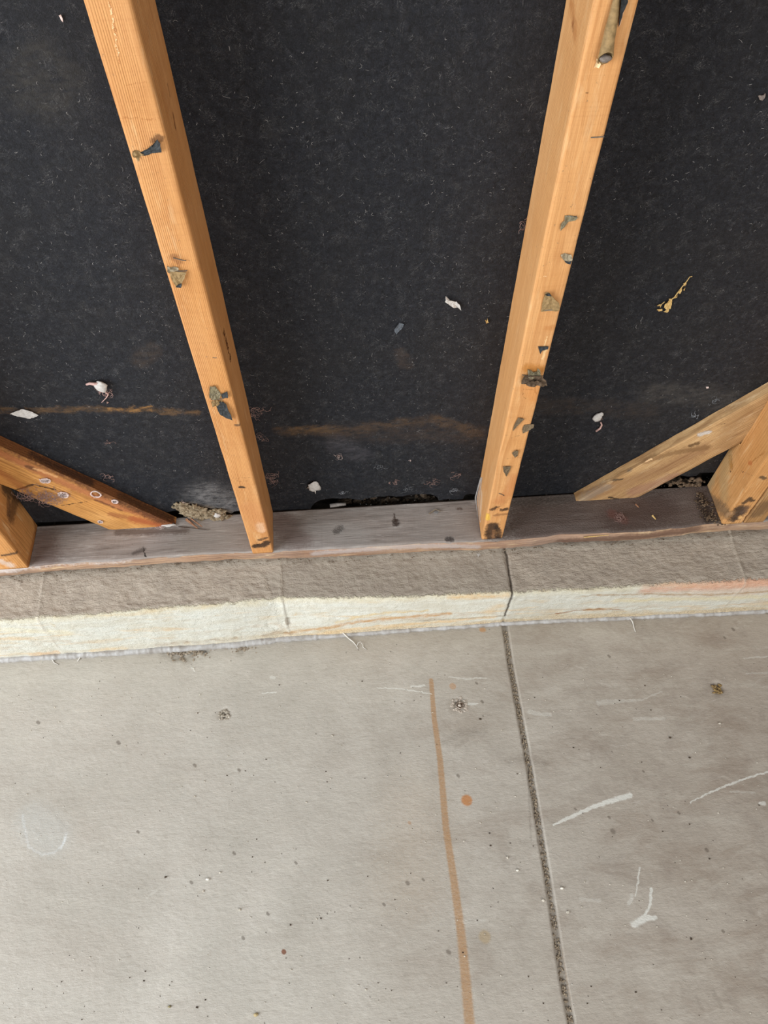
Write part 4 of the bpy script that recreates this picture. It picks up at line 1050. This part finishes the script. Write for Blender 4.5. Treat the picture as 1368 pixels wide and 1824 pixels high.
# wool and nests on the left brace
fB = lambda x, y, o=0: at(x, y, 'y', -TB-.001-o)
tuft(92,885, .026, 60, PINKD, 'wide smear of dusty pink wool across the left end of the rust-stained brace', surf=fB, th=.0006, group='wool and cocoons on the rust-stained brace')
tuft(55,880, .018, 40, PINKD, 'dark pink wool between the left-edge stud and the rust-stained brace', surf=fB, th=.0006, group='wool and cocoons on the rust-stained brace')
def cocoon(px, py, rx, rz, label, ring=False):
    b = MB(); c = fB(px, py)
    for k in range(6):
        pts = []
        for i in range(15):
            a = 6.28*i/14; pts.append(c+Vector((math.cos(a)*rx*rnd.uniform(.85, 1.1), -.001-rnd.uniform(0, .0015), math.sin(a)*rz*rnd.uniform(.85, 1.1))))
        b.tube(pts, .0006, None, 5)
    if not ring:
        for k in range(14):
            b.tube([c+Vector((rnd.uniform(-rx, rx), -.0015, rnd.uniform(-rz, rz))) for _ in range(4)], .0006, None, 5)
    o = b.build('cocoon', LTP, origin=c); tag(o, label, 'cocoon', 'wool and cocoons on the rust-stained brace')
cocoon(171,879, .008, .009, 'white oval cocoon ring in the middle of the rust-stained brace', True)
cocoon(113,880, .008, .008, 'filled white cocoon left of the ring on the rust-stained brace')
cocoon(205,892, .005, .005, 'small white cocoon right of the ring on the rust-stained brace')
cocoon(81,855, .008, .006, 'faint brown-white cocoon highest on the rust-stained brace')
cocoon(179,928, .004, .004, 'little white tangle at the lower edge of the rust-stained brace')
# rubble mass at the torn sheathing edge, left
def rubble(name, specs, mat, label, cat, seedv, kind=None, jit=3):
    r = random.Random(seedv); b = MB()
    for (x0, y0, x1, y1, n, smin, smax, surf_, off) in specs:
        for i in range(n):
            t = r.random(); j_ = jit; c = surf_(x0+(x1-x0)*t+r.gauss(0, j_), y0+(y1-y0)*t+r.gauss(0, j_*.6), off)
            s_ = r.uniform(smin, smax)
            b.blob(c, s_*r.uniform(.8, 1.5), s_*r.uniform(.6, 1), s_*r.uniform(.5, .9), .45, i, 8, 5)
    o = b.build(name, mat); tag(o, label, cat, None, kind); return o
RUB = plain('crumbled_board', '9a8970', '6f6350', 200, .95, .0012)
rubble('crumbled_board', [(310,897,352,912,40,.0025,.006,W_,.003),(340,906,398,920,70,.0025,.0065,W_,.004),(385,912,408,924,25,.002,.005,W_,.004),(335,916,412,926,70,.002,.006,W_,.008),(320,904,350,915,25,.003,.006,W_,.006)], RUB, 'tan crumbled fibreboard heaped at the torn sheathing edge left of the honey stud', 'debris', 4, 'stuff', 4)
o = MB().blob(W_(387,918,.008), .0065, .004, .0055, .2, 3).build('lint_lump', WHT, smooth=True); tag(o, 'small white pellet on the crumbled board heap', 'lint lump')
def splin(a, c, r0, r1, mat, label, surf=onplate, off=.002, name='wood_splinter', cat='splinter', mid=None):
    pts = [surf(*a, off)]+([surf(*mid, off+.002)] if mid else [])+[surf(*c, off)]
    o = MB().tube(pts, r0, r1, 5).build(name, mat); tag(o, label, cat, 'splinters lying on the sill'); return o
SPW = plain('splinter_wood', 'a3785a', '6d4a34', 300, .8)
splin((332,925), (352,941), .003, .001, SPW, 'thick brown splinter at the tip of the rust-stained brace', off=.004)
splin((338,922), (360,938), .0015, .0008, SPW, 'thin brown splinter at the tip of the rust-stained brace', off=.007)
splin((318,938), (372,944), .0009, .0004, plain('dark_twig', '4a382c', '33261e', 300), 'long thin dark twig on the sill below the rust-stained brace')
splin((1132,898), (1138,904), .0016, .001, SPW, 'short brown splinter on the sill below the brown brace')
splin((1162,918), (1168,925), .0018, .001, STRAW, 'short straw-coloured splinter on the sill, right part')
splin((764,915), (785,911), .0012, .0008, plain('dry_twig', '8d7f6c', '6b5f50', 300), 'dry twig near the back of the sill, middle panel', mid=(776,907))
splin((1040,957), (1084,953), .0011, .0006, STRAW, 'pale sliver on the front edge of the sill', surf=lambda x, y, o=0: at(x, y, 'y', -DEP-.003), name='wood_splinter')
tuft(1104,922, .014, 18, PINKD, 'reddish fluff on the sill below the brown brace', surf=onplate, ax='z', th=.0005, group='fluff lying on the sill')
tuft(777,911, .007, 12, GRY, 'grey fluff around the dry twig at the back of the sill', surf=onplate, ax='z', th=.0004, group='fluff lying on the sill')
tuft(286,938, .010, 22, LTP, 'pale fluff at the lower end of the rust-stained brace', surf=onplate, ax='z', th=.0005, group='fluff lying on the sill')
o = MB().blob(onplate(300,935,.004), .013, .004, .0022, .3, 6).build('lint_lump', WHT, smooth=True); tag(o, 'white smear of lint under the tip of the rust-stained brace', 'lint lump')
# pale object and rubble in the gap behind the sheathing edge
o = MB().tube([at(588,902,'z',-.004), at(602,899,'z',-.003), at(616,898,'z',-.004)], .005, .003, 8).build('wood_splinter', plain('pale_sliver', 'a39d98', '847d77', 300), smooth=True)
tag(o, 'pale sliver inside the dark gap under the middle panel', 'splinter')
GAPM = plain('gap_debris', '57493a', '2b231c', 120, .95, .001)
rubble('gap_debris', [(600,896,790,886,50,.003,.007,lambda x, y, o=0: at(x, y, 'y', .022),0),(1190,868,1250,862,40,.003,.009,lambda x, y, o=0: at(x, y, 'y', .018),0)], GAPM, 'brown debris lodged in the gap between the sheathing and the sill', 'debris', 9, 'stuff', 9)
rubble('dirt_crumbs', [(1196,862,1246,858,30,.002,.005,onwall,.003),(1245,880,1268,925,110,.0005,.0022,onplate,.0010),(1268,925,1310,928,60,.0005,.0022,onplate,.0010),(870,893,900,893,0,.001,.002,onplate,.001)], plain('brown_dirt', '7a6652', '493a2d', 200, .95, .001), 'brown dirt crumbs around the foot of the right-edge stud', 'debris', 12, 'stuff', 8)

# grit along the sill's lower edge
def grit():
    r = random.Random(5); b = MB()
    for i in range(300):
        x = r.uniform(-.5, 1.05); y = interp(PFT, x)-.0035-abs(r.gauss(0, .006)); s_ = r.uniform(.0004, .0013)
        b.blob(Vector((x, y, curb_ztop(x, .1)+.0008+.001*r.random())), s_*r.uniform(1, 2), s_, s_*.8, .4, i, 6, 4)
    o = b.build('dirt_grit', plain('sill_grit', '8a7b69', '4f4337', 250, .95)); tag(o, 'dark grit gathered on the curb along the bottom edge of the sill', 'grit', None, 'stuff')
grit()
tuft(852,989, .004, 14, WHT, 'small white curl lying on the curb near the third joint', surf=lambda x, y, o=0: at(x, y, 'z', -.033), ax='z', th=.0007, group='lint on the curb')
# fine dust fibres on the sheathing
def lint():
    r = random.Random(11); b = MB()
    for i in range(2000):
        px = r.uniform(0, 1368); py = 900*math.sqrt(r.random())
        c = onwall(px, py); L = r.uniform(.0010, .0040)*(1 if r.random() < .92 else 2.0); a = r.uniform(0, 6.28); k = r.uniform(-1.2, 1.2)
        pts = []; p = c.copy()
        for j in range(4):
            pts.append(p+Vector((0, -.0004, 0))); p = p+Vector((math.cos(a), 0, math.sin(a)))*L/3; a += k
        b.tube(pts, r.uniform(.00008, .00020), None, 3)
    o = b.build('dust_fibres', plain('dust_fibre', 'a8a5a3', '7d7a78', 100, .9), origin=(0, 0, 0)); tag(o, 'fine pale dust fibres stuck all over the black sheathing', 'fibres', None, 'stuff')
lint()

# ---- caulk bead along the curb foot
def caulk():
    b = MB(); n = 12; xs = [-.55+.0022*i for i in range(int(1.56/.0022))]
    for x in xs:
        yc = interp(BOT, x)
        k = 1 if x > .1 else 1.35
        lump = .0022*mn.noise(Vector((x*55, 1, 0)))+.0012*mn.noise(Vector((x*190, 4, 0)))+(.0022*abs(mn.noise(Vector((x*120, 8, 0)))) if -.2 < x < .02 else 0)
        w_ = .0050*k+lump; h_ = (.0058*k+lump)*(1.0 if x < .62 else 1.15)
        for j in range(n):
            a = math.pi*2*j/n
            b.v.append(Vector((x, yc-.0005+w_*math.cos(a)*-1, FLZ+.0018+h_*.8*math.sin(a)+.001*mn.noise(Vector((x*40, a, 2))))))
    for i in range(len(xs)-1):
        for j in range(n):
            a = i*n+j; c = i*n+(j+1) % n; b.f.append((a, a+n, c+n, c))
    b.f.append(tuple(range(n))); b.f.append(tuple((len(xs)-1)*n+k for k in range(n))[::-1])
    m = N('grey_caulk', .45, .4); t = m.noise(m.g, 60, 5, .6)
    m.color(m.mix(m.ramp(t, .35, .7), lin('b2b0ae'), lin('8a837b'))); m.bump(m.noise(m.g, 300, 3), .0006)
    o = b.build('caulk_bead', m.m, smooth=True); tag(o, 'lumpy blue-grey caulk bead along the foot of the curb', 'caulk bead')
caulk()
F3 = onfloor
CAU = plain('dried_caulk', 'd9d5cd', 'b9b3a9', 300, .5)
def strand(pts, r0, r1, label):
    o = MB().tube(pts, r0, r1, 7).build('caulk_strand', CAU, smooth=True); tag(o, label, 'caulk strand')
strand([F3(605,1121,.008), F3(613,1129,.006), F3(621,1137,.004), F3(629,1143,.0025), F3(634,1149,.0014), F3(638,1156,.001)], .0019, .0006, 'white caulk strand with a hooked end lying from curb onto the floor')
strand([F3(636,1150,.001), F3(638,1145,.003), F3(642,1143,.004), F3(645,1147,.003), F3(647,1153,.001), F3(653,1157,.0008)], .0006, .0006, 'tiny caulk loop beside the white strand')
strand([F3(1122,1100,.006), F3(1127,1108,.003), F3(1129,1117,.001), F3(1132,1126,.001)], .0016, .0006, 'short caulk strand at the curb foot right of the joint')
strand([F3(147,1162,.005), F3(142,1172,.002), F3(138,1178,.001)], .0015, .0008, 'short caulk drip at the curb foot near the left edge')
strand([F3(90,1168,.004), F3(96,1180,.001), F3(104,1184,.001)], .0012, .0006, 'thin caulk drip at the curb foot, leftmost')

# ---- anchor stubs in the floor
def anchor():
    e = empty('cut_anchor', F3(819,1256)); tag(e, 'cut-off metal anchor stub in a chipped patch left of the floor joint', 'anchor')
    b = MB(); c = F3(819,1256)
    S = 16; R = .0068
    for ring, (rr, zz) in enumerate([(R, -.004), (R, .0012), (R*.8, .0016), (R*.72, .0002), (R*.45, .0002), (R*.40, .0018), (.0001, .0020)]):
        for k in range(S): b.v.append(c+Vector((math.cos(6.2832*k/S)*rr, math.sin(6.2832*k/S)*rr, zz)))
    for i in range(6):
        for k in range(S):
            a = i*S+k; d = i*S+(k+1) % S; b.f.append((a, d, d+S, a+S))
    m = N('worn_steel', .4, .5); m.b.inputs['Metallic'].default_value = .6; m.color(m.mix(m.ramp(m.noise(m.g, 260, 3), .4, .6), lin('5f4c3d'), lin('c9bcae')))
    b.build('anchor_sleeve', m.m, e, smooth=True)
    b = MB()
    r = random.Random(2)
    for i in range(26):
        a = r.uniform(0, 6.28); rr = r.uniform(.009, .0145)
        b.blob(c+Vector((math.cos(a)*rr*1.1, math.sin(a)*rr, -.0006)), r.uniform(.0015, .0035), r.uniform(.0015, .003), .0014, .4, i, 7, 5)
    o = b.build('chipped_mortar', plain('chipped_mortar', 'cabfb1', 'a3978a', 240, .95, .001), e); o['kind'] = 'stuff'
anchor()
def plug(px, py, mat, label, r_=.0075):
    c = F3(px, py, -.0012); b = MB(); r = random.Random(int(px))
    for i in range(22):
        b.blob(c+Vector((r.uniform(-r_, r_), r.uniform(-r_, r_), r.uniform(0, .001))), r.uniform(.0015, .0035), r.uniform(.0015, .003), .0018, .45, i, 7, 5)
    o = b.build('hole_filling', mat); tag(o, label, 'filled hole')
plug(1277,1228, plain('yellow_foam', 'a38a5c', '6b5438', 260, .9, .001), 'yellow-brown plugged anchor hole right of the floor joint')
plug(399,1273, plain('mortar_lump', 'c0b7a8', '958b7c', 260, .95, .001), 'crumbly pale mortar lump in a floor pit on the left', .009)
def mortar():
    b = MB(); r = random.Random(8)
    for i in range(150):
        x = r.gauss(335, 26); y = 1150+abs(r.gauss(8, 7))+(340-x)*.02
        if y > 1180: continue
        b.blob(F3(x, y, -.0012), r.uniform(.0012, .004), r.uniform(.001, .003), r.uniform(.001, .002), .45, i, 7, 5)
    for i in range(50):
        b.blob(F3(r.gauss(430, 14), 1152+abs(r.gauss(0, 5)), -.0008), r.uniform(.0012, .003), r.uniform(.001, .003), .0013, .45, i, 7, 5)
    o = b.build('broken_mortar', plain('broken_mortar', 'a99c8a', '7c6e5d', 220, .95, .0012)); tag(o, 'patch of broken mortar on the floor against the caulk bead, left part', 'debris', None, 'stuff')
mortar()
# gravel in the control joint + crumbs on the floor
def joint_grit():
    b = MB(); r = random.Random(21)
    for i in range(620):
        y = r.uniform(-.84, -.185); x = joint_x(y)+r.uniform(-.0036, .0036); s_ = r.uniform(.0004, .0013)
        b.blob(Vector((x, y, FLZ-.0052+r.random()*.0012)), s_*1.3, s_*1.5, s_, .4, i, 6, 4)
    o = b.build('joint_grit', plain('joint_grit', 'cbbca6', '64533f', 500, .95)); tag(o, 'sand and grit packed in the floor joint', 'grit', None, 'stuff')
joint_grit()
def crumbs():
    r = random.Random(31)
    for nm, mat, n, lab in (('pale_crumbs', plain('pale_crumb', 'd8d2c4', 'b3a998', 300), 230, 'tiny pale grit crumbs scattered over the concrete floor'), ('dark_crumbs', plain('dark_crumb', '5a4c3d', '3a3027', 300), 130, 'tiny dark grit crumbs scattered over the concrete floor')):
        b = MB()
        for i in range(n):
            px = 1400*(r.random()**.8)-20; py = 1180+640*r.random()
            s_ = r.uniform(.0004, .0011)*(1 if r.random() < .93 else 1.8)
            b.blob(F3(px, py, s_*.4), s_*r.uniform(.9, 1.6), s_, s_*.8, .35, i, 6, 4)
        o = b.build(nm, mat); tag(o, lab, 'grit', None, 'stuff')
crumbs()
for q, s_, lab, mat in (((370,1566), .0022, 'tiny white oblong pebble on the left half of the floor', 'e8e4da'), ((922,1550), .0020, 'small white pebble left of the floor joint, lower part', 'e4dfd2'), ((1001,1582), .0021, 'small white pebble just right of the floor joint', 'e4dfd2'), ((456,1807), .0026, 'small yellowish pebble near the bottom of the photo', 'b5a27a'), ((302,1793), .0018, 'small olive grain at the bottom left', '8f8462')):
    o = MB().blob(F3(*q, s_*.5), s_*1.3, s_*.9, s_*.8, .25, q[0], 10, 6).build('pebble', plain('pebble_'+mat, mat, mat, 300), smooth=True); tag(o, lab, 'pebble', 'loose pebbles on the floor')
# cobweb strands at the foot of stud B
e = empty('cobweb', at(852,905,'z',.01)); tag(e, 'wispy cobweb veil along the lower left arris of the pale stud', 'cobweb')
b = MB()
for i in range(16):
    o_ = rnd.uniform(-4, 5)
    b.tube([at(857+o_*.4, 852+rnd.uniform(-3, 3), 'x', bbl(.05)-.001), at(850+o_, 885, 'x', bbl(.05)-.003), at(849.5+o_, 905, 'x', bbl(.02)-.003), at(853+o_, 935, 'x', bbl(.02)-.002)], .00022, .00015, 4)
b.build('silk_strands', WEB, e)
